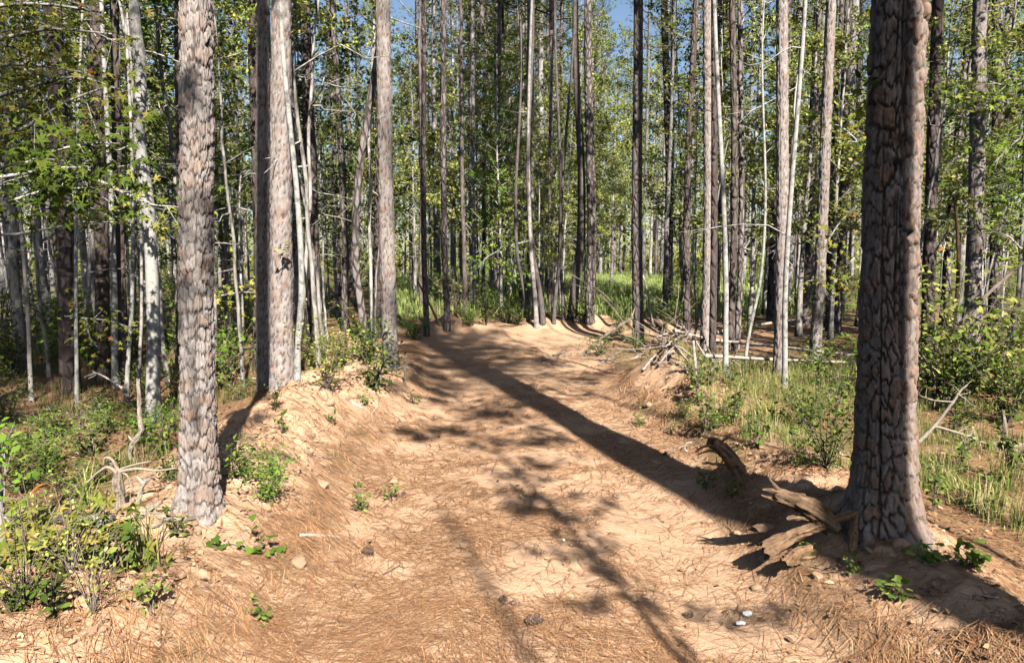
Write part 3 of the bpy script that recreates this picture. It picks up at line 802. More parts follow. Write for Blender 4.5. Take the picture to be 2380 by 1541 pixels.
def log_mesh(name, P, r, matname, col, seed, nseg=30):
    g = np.random.default_rng(seed); n = max(40, int(len(P)*2)); P = smooth_path(P, n); r = np.interp(np.linspace(0, 1, n), np.linspace(0, 1, len(r)), r)
    V, fs = tube(P, r, nseg, False); V = V.reshape(n, nseg, 3); a = np.arange(nseg)*2*pi/nseg
    s_ = np.concatenate([[0], np.cumsum(np.linalg.norm(np.diff(P, axis=0), axis=1))])/(r.mean()+1e-6)
    A, S = np.meshgrid(a, s_); ca, sa = np.cos(A), np.sin(A)
    big = fbm(ca*1.2+S*.35+seed, sa*1.2-S*.2, seed, 3)-.5; fib = fbm(ca*7+S*.25, sa*7+S*.12+seed, seed+3, 3)-.5
    pit = sst(.60, .72, fbm(ca*2.2+S*.6, sa*2.2+seed, seed+5, 3))
    k = 1 + .5*big + .5*fib - .3*pit
    V = P[:, None] + (V-P[:, None])*k[..., None]
    T = norm(np.gradient(P, axis=0)); e = (fbm(np.cos(a)*2.5+seed, np.sin(a)*2.5, seed+7, 3)-.45)*1.8; e2 = (fbm(np.cos(a)*2.5-seed, np.sin(a)*2.5, seed+8, 3)-.45)*1.8
    f0 = np.exp(-S/1.2)[..., None]; f1 = np.exp(-(s_[-1]-S)/1.2)[..., None]
    V = V - T[:1][None]*(e*r[0])[None, :, None]*f0 + T[-1:][None]*(e2*r[-1])[None, :, None]*f1
    c0 = P[0] + T[0]*r[0]*.9; c1 = P[-1] - T[-1]*r[-1]*.9
    cc = (np.clip(.85 + .9*fib - .35*pit, .25, 1.4)[..., None]*np.asarray(col)).reshape(-1, 3)
    mb = MB(); V2 = np.concatenate([V.reshape(-1, 3), [c0, c1]]); mb.add(V2, fs[0], np.concatenate([cc, np.array([col, col])*.6])); b = n*nseg; j = np.arange(nseg)
    mb.f.append((np.stack([np.full(nseg, b), (j+1) % nseg, j], -1), 0)); mb.f.append((np.stack([np.full(nseg, b+1), (n-1)*nseg+j, (n-1)*nseg+(j+1) % nseg], -1), 0))
    return mb.mesh(name, [M[matname]], True)

def stick(name, label, cat, paths, matname='dead', group=None, Y=None, twigs=0, wob=.012, col=(1, 1, 1), seed=1, nseg=8, parts='branch', rough=.2, lift=0):
    """paths: [(photo points, first radius px, last radius px)]; the first is the body, the rest are its limbs"""
    g = np.random.default_rng(seed)
    if Y is None: Y = at(*paths[0][0][0][:2])[1]
    def place(pts, r, lie):
        if not lie: return poly3(pts, Y)
        return np.array([at(p[0], p[1]) + np.array([0, 0, r*Y/F*.55 + lift]) for p in pts])
    lying = name in ('fallen_branch', 'fallen_log', 'surface_root') or group in ('low brush at the track edge', 'dead branches of the brush heap')
    P0 = place(paths[0][0], paths[0][1], lying); org = P0[0].copy()
    root = None
    for i, (pts, r0, r1) in enumerate(paths):
        Pw = place(pts, r0, lying and (i == 0 or name != 'fallen_log'))
        if group == 'dead branches of the brush heap': Pw[:, 2] += g.uniform(.0, .30)*np.sin(np.linspace(.3, 2.6, len(Pw)))
        P = smooth_path(Pw - org, 12*len(pts), 0); L = np.linalg.norm(P[-1]-P[0])
        P = P + np.cumsum(g.normal(0, wob*L/12, P.shape), 0)*np.linspace(0, 1, len(P))[:, None]
        if r0 > 5.5 and r0*Y/F > .012 and Y < 7:
            me = log_mesh(name, P, np.linspace(r0, r1, len(P))*Y/F, matname, col, seed+i)
            if i == 0: root = link(name, me, None, tuple(org)); tag(root, label, cat, group)
            else: link(parts, me, root)
            continue
        mb = MB(); add_tube(mb, P, np.linspace(r0, r1, len(P))*Y/F, nseg, col, rough=rough, seed=seed+i)
        for t in range(twigs):
            u = g.integers(len(P)//4, len(P)); d = norm((P[-1]-P[0])*.5/L + g.normal(0, .7, 3)); l = L*g.uniform(.12, .4)
            q = P[u] + d*l*np.linspace(0, 1, 5)[:, None] + np.cumsum(g.normal(0, .04*l, (5, 3)), 0)
            add_tube(mb, q, np.linspace(max(r1*.8, .8), .5, 5)*Y/F, 4, col, cap=False)
            if g.random() < .5: add_tube(mb, np.array([q[2], q[2]+norm(d+g.normal(0, .8, 3))*l*.5]), [.6*Y/F, .35*Y/F], 3, col, cap=False)
        me = mb.mesh(name, [M[matname]])
        if i == 0:
            root = link(name, me, None, tuple(org)); tag(root, label, cat, group)
        else: link(parts, me, root)
    return root

stick('forked_sapling', 'bare dark Y-shaped sapling between the smooth dark pine and the scarred pine', 'sapling',
      [([(2206, 885), (2203, 850), (2190, 806)], 6, 5), ([(2190, 806), (2176, 792), (2190, 762), (2196, 715)], 4.5, 3), ([(2190, 806), (2212, 775), (2224, 700), (2229, 600), (2222, 470)], 5, 3)], 'rot', twigs=2, col=(.35, .32, .3), seed=4)
stick('leaning_pole', 'long thin grey pole leaning across the pines beyond the thick shaded pine', 'dead tree',
      [([(2122, 890), (2200, 790), (2290, 690), (2400, 590)], 5, 4)], 'dead', twigs=3, col=(.55, .5, .46), seed=5, wob=.004)
stick('leaning_pole', 'dark dead stick leaning beside the pale pine on the mound', 'dead tree', [([(1022, 757), (1000, 710), (971, 655)], 3, 2)], 'rot', seed=6, wob=.003, col=(.8, .8, .8))
stick('leaning_pole', 'bare stick slanting up from the low brush towards the brush pine', 'dead tree', [([(1350, 828), (1411, 777), (1473, 736)], 4, 2.5)], 'dead', seed=7, twigs=2, wob=.006, col=(.7, .65, .6))
stick('bent_stem', 'thin pale stem bending down behind the brush pine', 'sapling', [([(1522, 760), (1512, 735), (1506, 683), (1494, 640)], 3.5, 2)], 'dead', seed=8, wob=.003)
# ------------------------------------------------------------------ pines behind and beside the camera: their shadows fall into the view
def off_pine(x, y, r, Ht, lean, label, crown=True, seed=1, rtop=.5, crown_k=None):
    B = np.array([x, y, gz(x, y)])
    z = np.linspace(0, Ht, 40); P = np.stack([lean[0]*z, lean[1]*z, z], -1)
    root = thing('pine_tree', label, 'pine', B, 'pines standing behind the viewpoint')
    link('trunk', plain_trunk(P, r, r*rtop, 16, 50, .15, seed, 'trunk', 'bark_far', .05, 5, (4, Ht*.6)), root)
    if crown:
        k = seed % 3 if crown_k is None else crown_k; hc = Ht - PCROWN_H[k]*.92
        c = link('crown', PCROWN[k], root, (lean[0]*hc, lean[1]*hc, hc)); c.rotation_euler = (0, 0, seed*1.3)
off_pine(3.28, -.35, .19, 21, (-.04, 0), 'big pine beside the track whose long shadow crosses the ruts', seed=1, rtop=.7)
OFF = [(-8.5, -7, 5, None), (4.93, -6.4, 7, 3), (4.15, -4.0, 19, 3), (-6.5, -15.5, 8, 3), (10.5, -3, 9, None), (-11, -1, 10, None), (-12, -11, 12, None), (13, -13, 13, None), (-16, -6, 15, None), (16, -5, 16, None), (12, 2, 18, None),
       (-.7, -8.5, 20, 3), (-2.6, -5.6, 21, 3), (-3.6, -10.5, 22, 3), (-5.2, -4, 23, 3)]  # this row added to throw shade over the floor beside the track
for x, y, s_, ck in OFF:
    off_pine(x, y, .15, 19.5, (0, 0), 'tall unseen pine behind the viewpoint shading the ground', seed=s_, crown_k=ck)
off_pine(2.97, -6.3, .06, 10.3, (0, 0), 'thin dead snag behind the viewpoint whose shadow tip lies on the near track', False, 4, .4)
def off_sapling(x, y, h, r, cs, k):
    root = thing('sapling', 'leafy sapling behind the viewpoint dappling the near track', 'sapling', (x, y, gz(x, y)), 'saplings behind the viewpoint')
    z = np.linspace(0, h, 12); link('trunk', plain_trunk(np.stack([.03*np.sin(z), .02*z, z], -1), r, r*.5, 8, 20, .2, 5, 'trunk', 'bark_hw'), root)
    for nm, me in (('limbs', SCROWN[k][0]), ('crown', SCROWN[k][1])):
        c = link(nm, me, root, (0, .02*h, h-.1)); c.scale = (cs, cs, cs)
off_sapling(2.25, -1.6, 4.0, .02, .5, 0)
off_sapling(-.3, -1.0, 5.3, .009, .45, 2)
TALLHW = hw_mesh(330, 11, .034, 26, .56, .23, 11, .11, PAL_GUM, W_GUM, bark='far_hw')
for x, y, rz in ((2.1, -1.9, 0), (3.6, 1.3, 2)):
    root = thing('hardwood_tree', 'tall thin leafy tree beside the viewpoint dappling the middle of the track', 'tree', (x, y, gz(x, y)), 'leafy trees beside the viewpoint', rz)
    link('trunk', TALLHW[0], root); link('crown', TALLHW[1], root)
# ------------------------------------------------------------------ background woods: every tree an object, made from a few shapes
HWV = [hw_mesh(200+i, h, r, nb, st, spd, nl, ls, pal, w, bark=bk) for i, (h, r, nb, st, spd, nl, ls, pal, w, bk) in enumerate([
    (10.5, .075, 38, .20, .26, 19, .10, PAL_GUM, W_GUM, 'far_hw'), (8.5, .055, 36, .20, .30, 19, .098, PAL_GUM, W_GUM, 'far_hw'), (12.5, .09, 42, .28, .23, 18, .105, PAL_GUM, W_GUM, 'far_hw'),
    (9.5, .06, 36, .18, .28, 18, .095, PAL_GREEN, W_GREEN, 'far_hw'), (7.0, .045, 30, .15, .32, 18, .09, PAL_GREEN, W_GREEN, 'far_hw'), (11.5, .08, 36, .28, .25, 16, .105, PAL_VIVID, W_VIVID, 'far_hw')])]
def pinev(seed, Ht, r, matname):
    g = np.random.default_rng(seed); z = np.linspace(0, Ht, 24); P = np.stack([np.cumsum(g.normal(0, .02, 24)), np.cumsum(g.normal(0, .02, 24)), z], -1)
    return plain_trunk(P, r, r*.4, 9, 26, .12, seed, 'trunk', matname, .06, 12, (4.5, Ht*.66)), Ht
PV = [pinev(400+i, h, r, m) for i, (h, r, m) in enumerate([(19, .13, 'far_grey'), (20, .15, 'far_grey'), (18, .11, 'far_grey'), (19, .13, 'far_dark'), (21, .16, 'far_grey'), (15, .06, 'far_dark'), (16, .075, 'far_dark'), (15, .065, 'far_grey')])]

BG = []
def put_hw(x, y, k, sc, label=None, group=None, rz=None):
    root = thing('hardwood_tree', label or '?', 'tree', (x, y, gz(x, y)), group, random.uniform(0, 6.28) if rz is None else rz, sc)
    a = link('trunk', HWV[k][0], root); b = link('crown', HWV[k][1], root)
    if label is None: BG.append((root, x, y, 'leafy'))
    TREES.append((x, y, .08)); return root

def put_pine(x, y, k, sc, label=None, group=None):
    root = thing('pine_tree', label or '?', 'pine', (x, y, gz(x, y)), group, random.uniform(0, 6.28), sc)
    link('trunk', PV[k][0], root); kc = random.randrange(3); hc = PV[k][1]-PCROWN_H[kc]*.92
    c = link('crown', PCROWN[kc], root, (0, 0, hc)); c.rotation_euler = (random.uniform(-.03, .03), 0, random.uniform(0, 6))
    if label is None: BG.append((root, x, y, 'slim pine'))
    TREES.append((x, y, .13)); return root

def spot(px, Y): return (px-1190)/F*Y*1.0, Y
for px, Y, k, sc in [(40, 9.5, 0, .9), (110, 11.5, 3, 1), (205, 13, 0, 1), (262, 15, 4, 1), (330, 17, 3, 1), (530, 15, 4, 1), (560, 19, 0, 1), (745, 15.5, 3, .95), (700, 22, 0, 1), (785, 18, 4, 1.1), (830, 22, 0, 1),
                     (965, 24, 1, 1), (1075, 25, 0, 1.05), (1125, 29, 2, 1.1), (1165, 19.5, 5, .62), (1182, 27, 0, 1), (1235, 31, 2, 1), (1290, 27, 1, 1.05), (1212, 23, 0, .95), (1335, 33, 2, 1.1), (1150, 36, 2, 1.2),
                     (1100, 21, 1, .9), (1420, 38, 0, 1.1), (1590, 21, 3, 1), (1745, 15, 1, .9), (1860, 14, 0, .8), (1935, 13.5, 1, .85), (2000, 16, 0, .95), (2165, 12.5, 1, .8), (2230, 14.5, 0, .9), (2352, 11, 3, .8), (1560, 27, 0, 1),
                     (2320, 16, 0, 1), (2120, 18, 2, .9), (1780, 19, 0, 1), (1660, 24, 1, 1), (-60, 7.5, 0, .8), (2440, 8.5, 1, .8), (450, 12, 3, .9), (1255, 40, 2, 1.2), (1020, 33, 2, 1.1), (900, 30, 2, 1.1), (1395, 48, 2, 1.3), (1440, 52, 2, 1.4), (1475, 49, 0, 1.5), (1510, 50, 2, 1.3), (1370, 30, 2, 1.05), (1252, 18.6, 1, .62), (1300, 19, 3, .6), (1215, 19.2, 1, .55), (1340, 20, 0, .6)]:
    x, y = spot(px, Y); put_hw(x, y, k, sc)

g = np.random.default_rng(77)
def free(x, y, d):
    if track_mask(np.array([x]), np.array([y]))[0] > .05 and y < 19: return False
    return all((x-a)**2+(y-b)**2 > d*d for a, b, _ in TREES)
def in_field(px, Y): return (1385 < px < 1545 and 16 < Y < 46) or (925 < px < 975 and 18 < Y < 34) or (1545 <= px < 1800 and 24 < Y < 44)
for i in range(46):  # unseen trees added to hold back low sky light from behind
    a_ = g.uniform(0, pi); r_ = g.uniform(24, 44); x, y = r_*cos(a_)*1.0, -6 - r_*sin(a_)*.85
    if y > -13 and x > -14 and x < 30: x = x+14*np.sign(x)
    (put_hw(x, y, int(g.choice(6)), g.uniform(.9, 1.3), 'leafy tree in the unseen woods added behind the viewpoint', 'woods behind the viewpoint') if i % 3 else put_pine(x, y, int(g.integers(5)), 1.0, 'pine in the unseen woods added behind the viewpoint', 'woods behind the viewpoint'))
for i, (x, y) in enumerate([(-5.5, 1.5), (-7.5, -2.5), (-9.5, 2.5), (-12, -4), (-13, 3), (-7, -9), (8.5, 1.5), (10, 5), (12.5, 1), (14, 6), (9.5, -2), (16, 2), (-16, 1), (18, -3), (11, -7), (-10, -7)]):  # unseen trees added to cut sky light and deepen the shade
    put_hw(x, y, [0, 2, 3, 2][i % 4], 1.15, 'dense unseen leafy tree added for shade at the side of the viewpoint', 'trees at the sides of the viewpoint')
cnt = 0; tries = 0
while cnt < 270 and tries < 20000:
    tries += 1
    Y = 13*(75/13)**g.random()**.85; px = g.uniform(-150, 2530) if g.random() < .75 else g.uniform(970, 2150)
    if 960 < px < 1440 and Y < 20: continue
    if in_field(px, Y): continue
    if px < 900 and Y > 45 and g.random() < .4: continue
    x, y = spot(px, Y)
    if not free(x, y, 1.1): continue
    if in_field(1190+F*(x-5.2)/(y+16.5), y+16.5): continue
    if g.random() < .66: put_pine(x, y, g.integers(5), g.uniform(.85, 1.1) if g.random() < .75 else g.uniform(.5, .72))
    else: put_hw(x, y, g.choice(6, p=[.27, .2, .2, .16, .1, .07]), g.uniform(.8, 1.25))
    cnt += 1
cnt = 0
while cnt < 36:
    Y = g.uniform(18.5, 38); px = g.uniform(975, 1380) if g.random() < .7 else g.uniform(1560, 2000)
    if in_field(px, Y): continue
    x, y = spot(px, Y)
    if not free(x, y, .45): continue
    put_pine(x, y, int(g.integers(5, 8)), g.uniform(.9, 1.15)); cnt += 1
# thin bare-stemmed understorey poles
POLE = []
for i in range(4):
    gg = np.random.default_rng(500+i); z = np.linspace(0, 6, 24); P = np.stack([np.cumsum(gg.normal(0, .014, 24)), np.cumsum(gg.normal(0, .014, 24)), z], -1)
    POLE.append(plain_trunk(P, .026, .010, 6, 24, .2, 500+i, 'stem', 'far_hw', .08, 7, (1, 5.5)))
cnt = 0
POLES = []
while cnt < 90:
    Y = 8.5*(30/8.5)**g.random(); px = g.uniform(-80, 2460)
    if (930 < px < 1560 and Y < 20) or in_field(px, Y): continue
    x, y = spot(px, Y)
    if not free(x, y, .5): continue
    root = thing('thin_stem', '?', 'sapling', (x, y, gz(x, y)), None, g.uniform(0, 6), g.uniform(.7, 1.4))
    link('stem', POLE[g.integers(4)], root).rotation_euler = (g.normal(0, .06), g.normal(0, .06), 0)
    k = g.integers(3); c = link('crown', SCROWN[k][1], root, (0, 0, 3.6)); c.scale = (.55, .55, .55)
    BG.append((root, x, y, 'thin bare-stemmed')); TREES.append((x, y, .03)); cnt += 1

# labels for the background trees: counted off from a tree one can find again
ANCH.sort()
def name_background():
    gaps = {}
    for o, x, y, kind in BG:
        px = px_of((x, y, 2.0))[0]
        left = [a for a in ANCH if a[0] <= px]; right = [a for a in ANCH if a[0] > px]
        key = (left[-1][1] if left else None, right[0][1] if right else None, kind)
        gaps.setdefault(key, []).append((px, y, o))
    ordw = ['first', 'second', 'third', 'fourth', 'fifth', 'sixth', 'seventh', 'eighth', 'ninth', 'tenth', 'eleventh', 'twelfth', 'thirteenth', 'fourteenth', 'fifteenth', 'sixteenth', 'seventeenth', 'eighteenth', 'nineteenth', 'twentieth']
    noun = {'leafy': 'leafy tree', 'slim pine': 'slim background pine', 'thin bare-stemmed': 'thin sapling'}
    for (l, r, kind), lst in gaps.items():
        for i, (px, y, o) in enumerate(sorted(lst, key=lambda t: t[0])):
            if i < 20: n = ordw[i]
            else: n = 'twenty-' + ordw[i-20]
            if l: lab = f'{n} {noun[kind]} rightwards from {l}' + (f' before {r}' if r else '')
            else: lab = f'{n} {noun[kind]} from the left edge of the view, before {r}'
            o['label'] = lab; o['group'] = {'leafy': 'leafy understorey trees', 'slim pine': 'background pines', 'thin bare-stemmed': 'thin understorey saplings'}[kind]
name_background()

# the far wood reads as one mass
def far_wood():
    g = np.random.default_rng(88); mb = MB()
    for i in range(330):
        Y = g.uniform(62, 140); px = g.uniform(-400, 2780); x = (px-1190)/F*Y; Ht = g.uniform(15, 22); r = g.uniform(.09, .17)
        add_tube(mb, [[x, Y, -.3], [x+g.normal(0, .15), Y, Ht*.5], [x+g.normal(0, .25), Y, Ht]], [r, r*.75, r*.3], 5, cap=False, mi=0)
        n = 130
        p = np.array([x, Y, Ht*.82]) + g.normal(0, 1, (n, 3))*np.array([1.7, 1.7, 2.3])
        leaves(mb, p, g.normal(0, 1, (n, 3))+np.array([0, -.3, .6]), g.uniform(.25, .6, n), pick(PAL_PINE, W_PINE, n, g)*1.2, T_QUAD, 1, g)
    n = 75000
    Y = g.uniform(58, 150, n); px = g.uniform(-400, 2780, n); x = (px-1190)/F*Y
    hmax = 3+15*fbm(x*.12, Y*.12, 91, 3)**1.5*2
    p = np.stack([x, Y, g.random(n)**1.9*hmax], -1)
    leaves(mb, p, g.normal(0, .7, (n, 3))+np.array([0, -.5, .6]), g.uniform(.25, .65, n), pick(PAL_GUM, W_GUM, n, g), T_QUAD, 1, g)
    o = link('far_wood', mb.mesh('far_wood', [M['far_grey'], M['leaf']], False)); o['kind'] = 'stuff'
    tag(o, 'pale mass of far trunks and foliage closing the view beyond the clearing', 'wood')
far_wood()
# ------------------------------------------------------------------ grass, shrubs, weeds
def blades(mb, x, y, h, w, g, pal, wt, lean=.35, z=None, mi=0):
    n = len(x); z = H(x, y)-.01 if z is None else z
    a = g.uniform(0, 2*pi, n); d = np.stack([np.cos(a), np.sin(a), np.zeros(n)], -1); sd_ = np.stack([-np.sin(a), np.cos(a), np.zeros(n)], -1)*w[:, None]*.5
    l = (lean*np.abs(g.normal(0, 1, n)))[:, None]
    o = np.stack([x, y, z], -1); up = np.array([0, 0, 1.0])
    m = o + up*(h*.55)[:, None] + d*l*(h*.3)[:, None]; t = o + up*(h*(1-.35*np.minimum(l[:, 0], 1)))[:, None] + d*l*h[:, None]
    V = np.stack([o-sd_, o+sd_, m+sd_*.8, m-sd_*.8, t], 1).reshape(-1, 3); f = np.arange(n)[:, None]*5
    b = mb.n
    mb.add(V, f+np.array([[0, 1, 2, 3]]), np.repeat(pick(pal, wt, n, g), 5, 0), mi); mb.f.append((f+np.array([[3, 2, 4]])+b, mi))
PAL_GRASS = np.array([[.20, .23, .06], [.14, .18, .04], [.32, .28, .11], [.42, .34, .19], [.10, .14, .03]]); W_GRASS = np.array([.26, .22, .20, .20, .12])
PAL_FIELD = np.array([[.34, .42, .13], [.27, .36, .10], [.46, .46, .20], [.20, .28, .08]]); W_FIELD = np.array([.3, .3, .2, .2])

def grass_patch(label, n, sampler, hr, wr, pal, wt, seed, lean=.4):
    g = np.random.default_rng(seed); x, y = sampler(g, n)
    ok = track_mask(x, y) < .2; x = x[ok]; y = y[ok]
    mb = MB(); cl = .5+fbm(x*1.5, y*1.5, seed, 3)
    blades(mb, x, y, g.uniform(*hr, len(x))*cl, g.uniform(*wr, len(x)), g, pal, wt, lean)
    o = link('grass', mb.mesh('grass', [M['grass']], False)); o['kind'] = 'stuff'; tag(o, label, 'grass')
def clumped(g, n, x0, x1, y0, y1, s, thr, dens=1.6):
    x = g.uniform(x0, x1, int(n*2.5)); y = y0*(y1/y0)**g.random(int(n*2.5)); k = sst(thr-.08, thr+.08, fbm(x*dens, y*dens, s, 3)) > g.random(len(x)); return x[k][:n], y[k][:n]
grass_patch('pale green and straw grass between the track and the thick shaded pine', 21000, lambda g, n: clumped(g, n, 2.0, 5.2, 4.7, 10.5, 71, .46, 1.3), (.04, .20), (.0025, .006), PAL_GRASS, W_GRASS, 71, .5)
grass_patch('long bright grass among the pines beyond the thick shaded pine', 16000, lambda g, n: clumped(g, n, 3.0, 10, 3.6, 11, 72, .49, .9), (.06, .26), (.003, .008), PAL_GRASS*1.1, W_GRASS, 72, .6)
grass_patch('sparse shade-darkened grass on the shaded floor behind the white-barked tree', 8000, lambda g, n: clumped(g, n, -9, -2.8, 3.6, 12, 73, .53, 1.1), (.08, .28), (.004, .009), PAL_GRASS*.6, W_GRASS, 73, .6)  # palette dimmed, so the floor's shade sits in the blade colour
def fsamp(g, n):
    Y = 17.5*(60/17.5)**g.random(n)**.75; px = g.choice([0, 1, 2, 3], n, p=[.48, .25, .12, .15]); lo = np.array([1360, 1540, 900, 960])[px]; hi = np.array([1560, 1900, 990, 1370])[px]
    q = g.uniform(lo, hi); return (q-1190)/F*Y, Y
grass_patch('sunlit tall green grass of the clearing beyond the track', 42000, fsamp, (.12, .42), (.015, .035), PAL_FIELD, W_FIELD, 74, .7)

def bush_mesh(seed, R, Hb, nst, nl, ls, pal, w, T=T_OVAL, twig='twig', narrow=False):
    g = np.random.default_rng(seed); mb = MB(); P = []; 
    for s in range(nst):
        a = g.uniform(0, 2*pi); r = R*g.uniform(.2, 1); h = Hb*g.uniform(.55, 1.0)
        p = np.array([[0, 0, -.03], [cos(a)*r*.35, sin(a)*r*.35, h*.5], [cos(a)*r, sin(a)*r, h]])+g.normal(0, .03*Hb, (3, 3))*np.array([[0], [1], [1]])
        p = smooth_path(p, 7); add_tube(mb, p, np.linspace(.006, .002, 7)*(Hb/.6)**.4, 4, cap=False, mi=0)
        m = max(4, int(nl/nst)); u = g.uniform(.25, 1.02, m); q = np.stack([np.interp(u, np.linspace(0, 1, 7), p[:, i]) for i in range(3)], -1)
        P.append(q + g.normal(0, .13*R+.02, (m, 3))*np.array([1, 1, .7]))
    P = np.concatenate(P); n = len(P); P[:, 2] = np.maximum(P[:, 2], .02)
    leaves(mb, P, np.array([0, -.2, .9])+g.normal(0, .5, (n, 3)), ls*g.uniform(.55, 1.2, n), pick(pal, w, n, g), T, 1, g)
    return mb.mesh('shrub', [M[twig], M['leaf']], False)
SH = [bush_mesh(600, .55, .9, 16, 620, .062, PAL_GREEN, W_GREEN), bush_mesh(601, .45, .65, 14, 520, .055, PAL_VIVID, W_VIVID), bush_mesh(602, .7, 1.25, 16, 620, .058, PAL_GUM, W_GUM, T_LOBE),
      bush_mesh(603, .35, .45, 12, 330, .045, PAL_GREEN, W_GREEN), bush_mesh(604, .6, 1.0, 16, 120, .06, PAL_GUM, W_GUM)]
WD = [bush_mesh(610, .13, .28, 5, 55, .05, PAL_GREEN*1.2, W_GREEN), bush_mesh(611, .10, .16, 5, 40, .045, PAL_GREEN*1.2, W_GREEN), bush_mesh(612, .16, .45, 6, 80, .055, PAL_GREEN, W_GREEN), bush_mesh(613, .12, .12, 6, 36, .055, PAL_GREEN*1.2, W_GREEN, T_LOBE)]

SHRUBS = []
def shrub(px, py, k, sc, label, mesh=None, name='shrub', cat='shrub', group=None, jit=True):
    B = at(px, py); o = link(name, (mesh or SH)[k], None, (B[0], B[1], gz(B[0], B[1]))); o.scale = (sc, sc, sc*random.uniform(.85, 1.15)); o.rotation_euler = (0, 0, random.uniform(0, 6.28))
    tag(o, label, cat, group); return o
shrub(760, 905, 2, .62, 'tall leafy weed-like shrub on the bank between the striped pine and the mound-edge pine')
shrub(795, 858, 1, .7, 'bright-leaved shrub behind the round dirt lump on the bank')
shrub(735, 850, 0, .75, 'dark green shrub at the foot of the pale crooked sapling')
shrub(962, 790, 1, 1.0, 'bright green shrub beyond the mound-edge pine')
shrub(1130, 756, 0, 1.0, 'rounded dark shrub between the dirt mound and the track end')
shrub(1180, 752, 0, .9, 'low dark shrub at the far end of the track')
shrub(1205, 757, 3, 1.3, 'small shrub at the foot of the dark clump')
shrub(1090, 758, 1, .8, 'green shrub behind the pale pine on the mound')
shrub(1345, 752, 3, 1.5, 'dark shrub at the foot of the twisting trunk')
shrub(1440, 775, 1, .7, 'pale green shrub in front of the clearing')
shrub(1545, 768, 2, .4, 'yellowish shrub beside the brush pine')
shrub(1480, 822, 0, .5, 'dark shrub round the foot of the brush pine')
shrub(1395, 830, 3, 1.0, 'low green shrub in the brush along the track')
shrub(1600, 760, 1, 1.1, 'green shrub behind the brush heap')
shrub(1740, 790, 2, .45, 'yellow-green shrub behind the fallen logs')
shrub(1905, 870, 3, 1.2, 'small shrub at the foot of the pinkish pine')
shrub(1880, 1010, 0, .62, 'leafy green shrub in the grass beside the thick shaded pine')
shrub(1920, 1095, 0, .6, 'dark shrub in the shade behind the rotten log')
shrub(1660, 1000, 1, .5, 'bright low shrub above the root ball')
shrub(1590, 975, 1, .35, 'vivid little shrub at the edge of the grassy bank')
shrub(2300, 905, 0, 1.1, 'dark green shrub behind the bare branches')
shrub(2340, 985, 0, .95, 'dense green shrub behind the grey log end')
shrub(2215, 1010, 3, .9, 'dark undergrowth shrub behind the bare white branch')
shrub(2370, 820, 1, 1.1, 'fresh green shrub at the edge beyond the banded pine')
shrub(2160, 900, 2, .6, 'yellowish shrub at the foot of the smooth dark pine')
shrub(215, 1060, 3, 1.0, 'dark leafy plant behind the twisted roots')
shrub(365, 1060, 3, 1.0, 'green plant behind the root that reaches the flaky pine')
shrub(330, 1035, 1, .55, 'vivid plant at the foot of the white-barked tree')
shrub(115, 1110, 1, .55, 'broad-leaved green plant above the dark fallen log')
shrub(170, 1160, 3, .7, 'low green plant right behind the dark fallen log')
shrub(545, 1110, 3, .8, 'shaded weed where the pine shadow meets the bank')
shrub(640, 1120, 1, .42, 'bright green weed at the foot of the bank beside the tree shadow')
shrub(620, 1170, 1, .40, 'lower green weed on the bank beside the tree shadow')
shrub(540, 870, 0, .9, 'shrub in the shade between the flaky pine and the twin pine')
shrub(120, 800, 0, 1.1, 'dark shrub behind the leaning sapling')
shrub(30, 880, 0, 1.0, 'shaded shrub at the edge by the leaning sapling')
shrub(450, 800, 2, .9, 'dim shrub behind the sunlit flaky pine')
g = np.random.default_rng(90)
und = []
while len(und) < 80:
    Y = 7*(28/7)**g.random(); px = g.uniform(-60, 2440)
    if (880 < px < 1580 and Y < 17.5) or in_field(px, Y): continue
    x, y = spot(px, Y)
    if not free(x, y, .35) or (1560 < px < 2010 and Y < 13.5): continue
    o = link('shrub', SH[g.choice(5, p=[.3, .15, .2, .15, .2])], None, (x, y, gz(x, y))); s = g.uniform(.7, 1.5); o.scale = (s, s, s); o.rotation_euler = (0, 0, g.uniform(0, 6)); und.append((px, Y, o))
    o['category'] = 'shrub'; o['group'] = 'undergrowth shrubs'
for i, (px, py, k, sc, lab) in enumerate([(60, 1040, 3, .8, 'low plant on the shaded floor in front of the leaning sapling'), (140, 1015, 3, .9, 'low plant below the stout shaded pine'), (120, 1075, 1, .5, 'leafy plant by the bark scrap in the shade'), (190, 1000, 4, .5, 'twiggy plant before the straight pale sapling'), (255, 1010, 3, .8, 'low plant below the forked sapling'), (300, 990, 3, .7, 'low plant behind the crooked snag'), (400, 1000, 1, .5, 'green plant between the white-barked tree and the flaky pine'), (390, 1120, 3, .6, 'plant touching the flaky pine foot'), (45, 1150, 0, .5, 'bushy plant left of the dark log end'), (230, 1130, 3, .6, 'plant under the arching root'), (410, 930, 0, .5, 'shaded plant just behind the flaky pine'), (20, 990, 0, .6, 'shaded plant at the edge behind the fallen pole'), (330, 925, 0, .5, 'plant behind the thin grey stem'), (230, 960, 3, .8, 'plant beside the pale floor stick'), (560, 930, 3, .7, 'plant at the back of the bright bank')]):
    shrub(px, py, k, sc, lab)
BGs = BG; BG = [(o, x_[0], x_[1], 'leafy') for o, x_ in []]
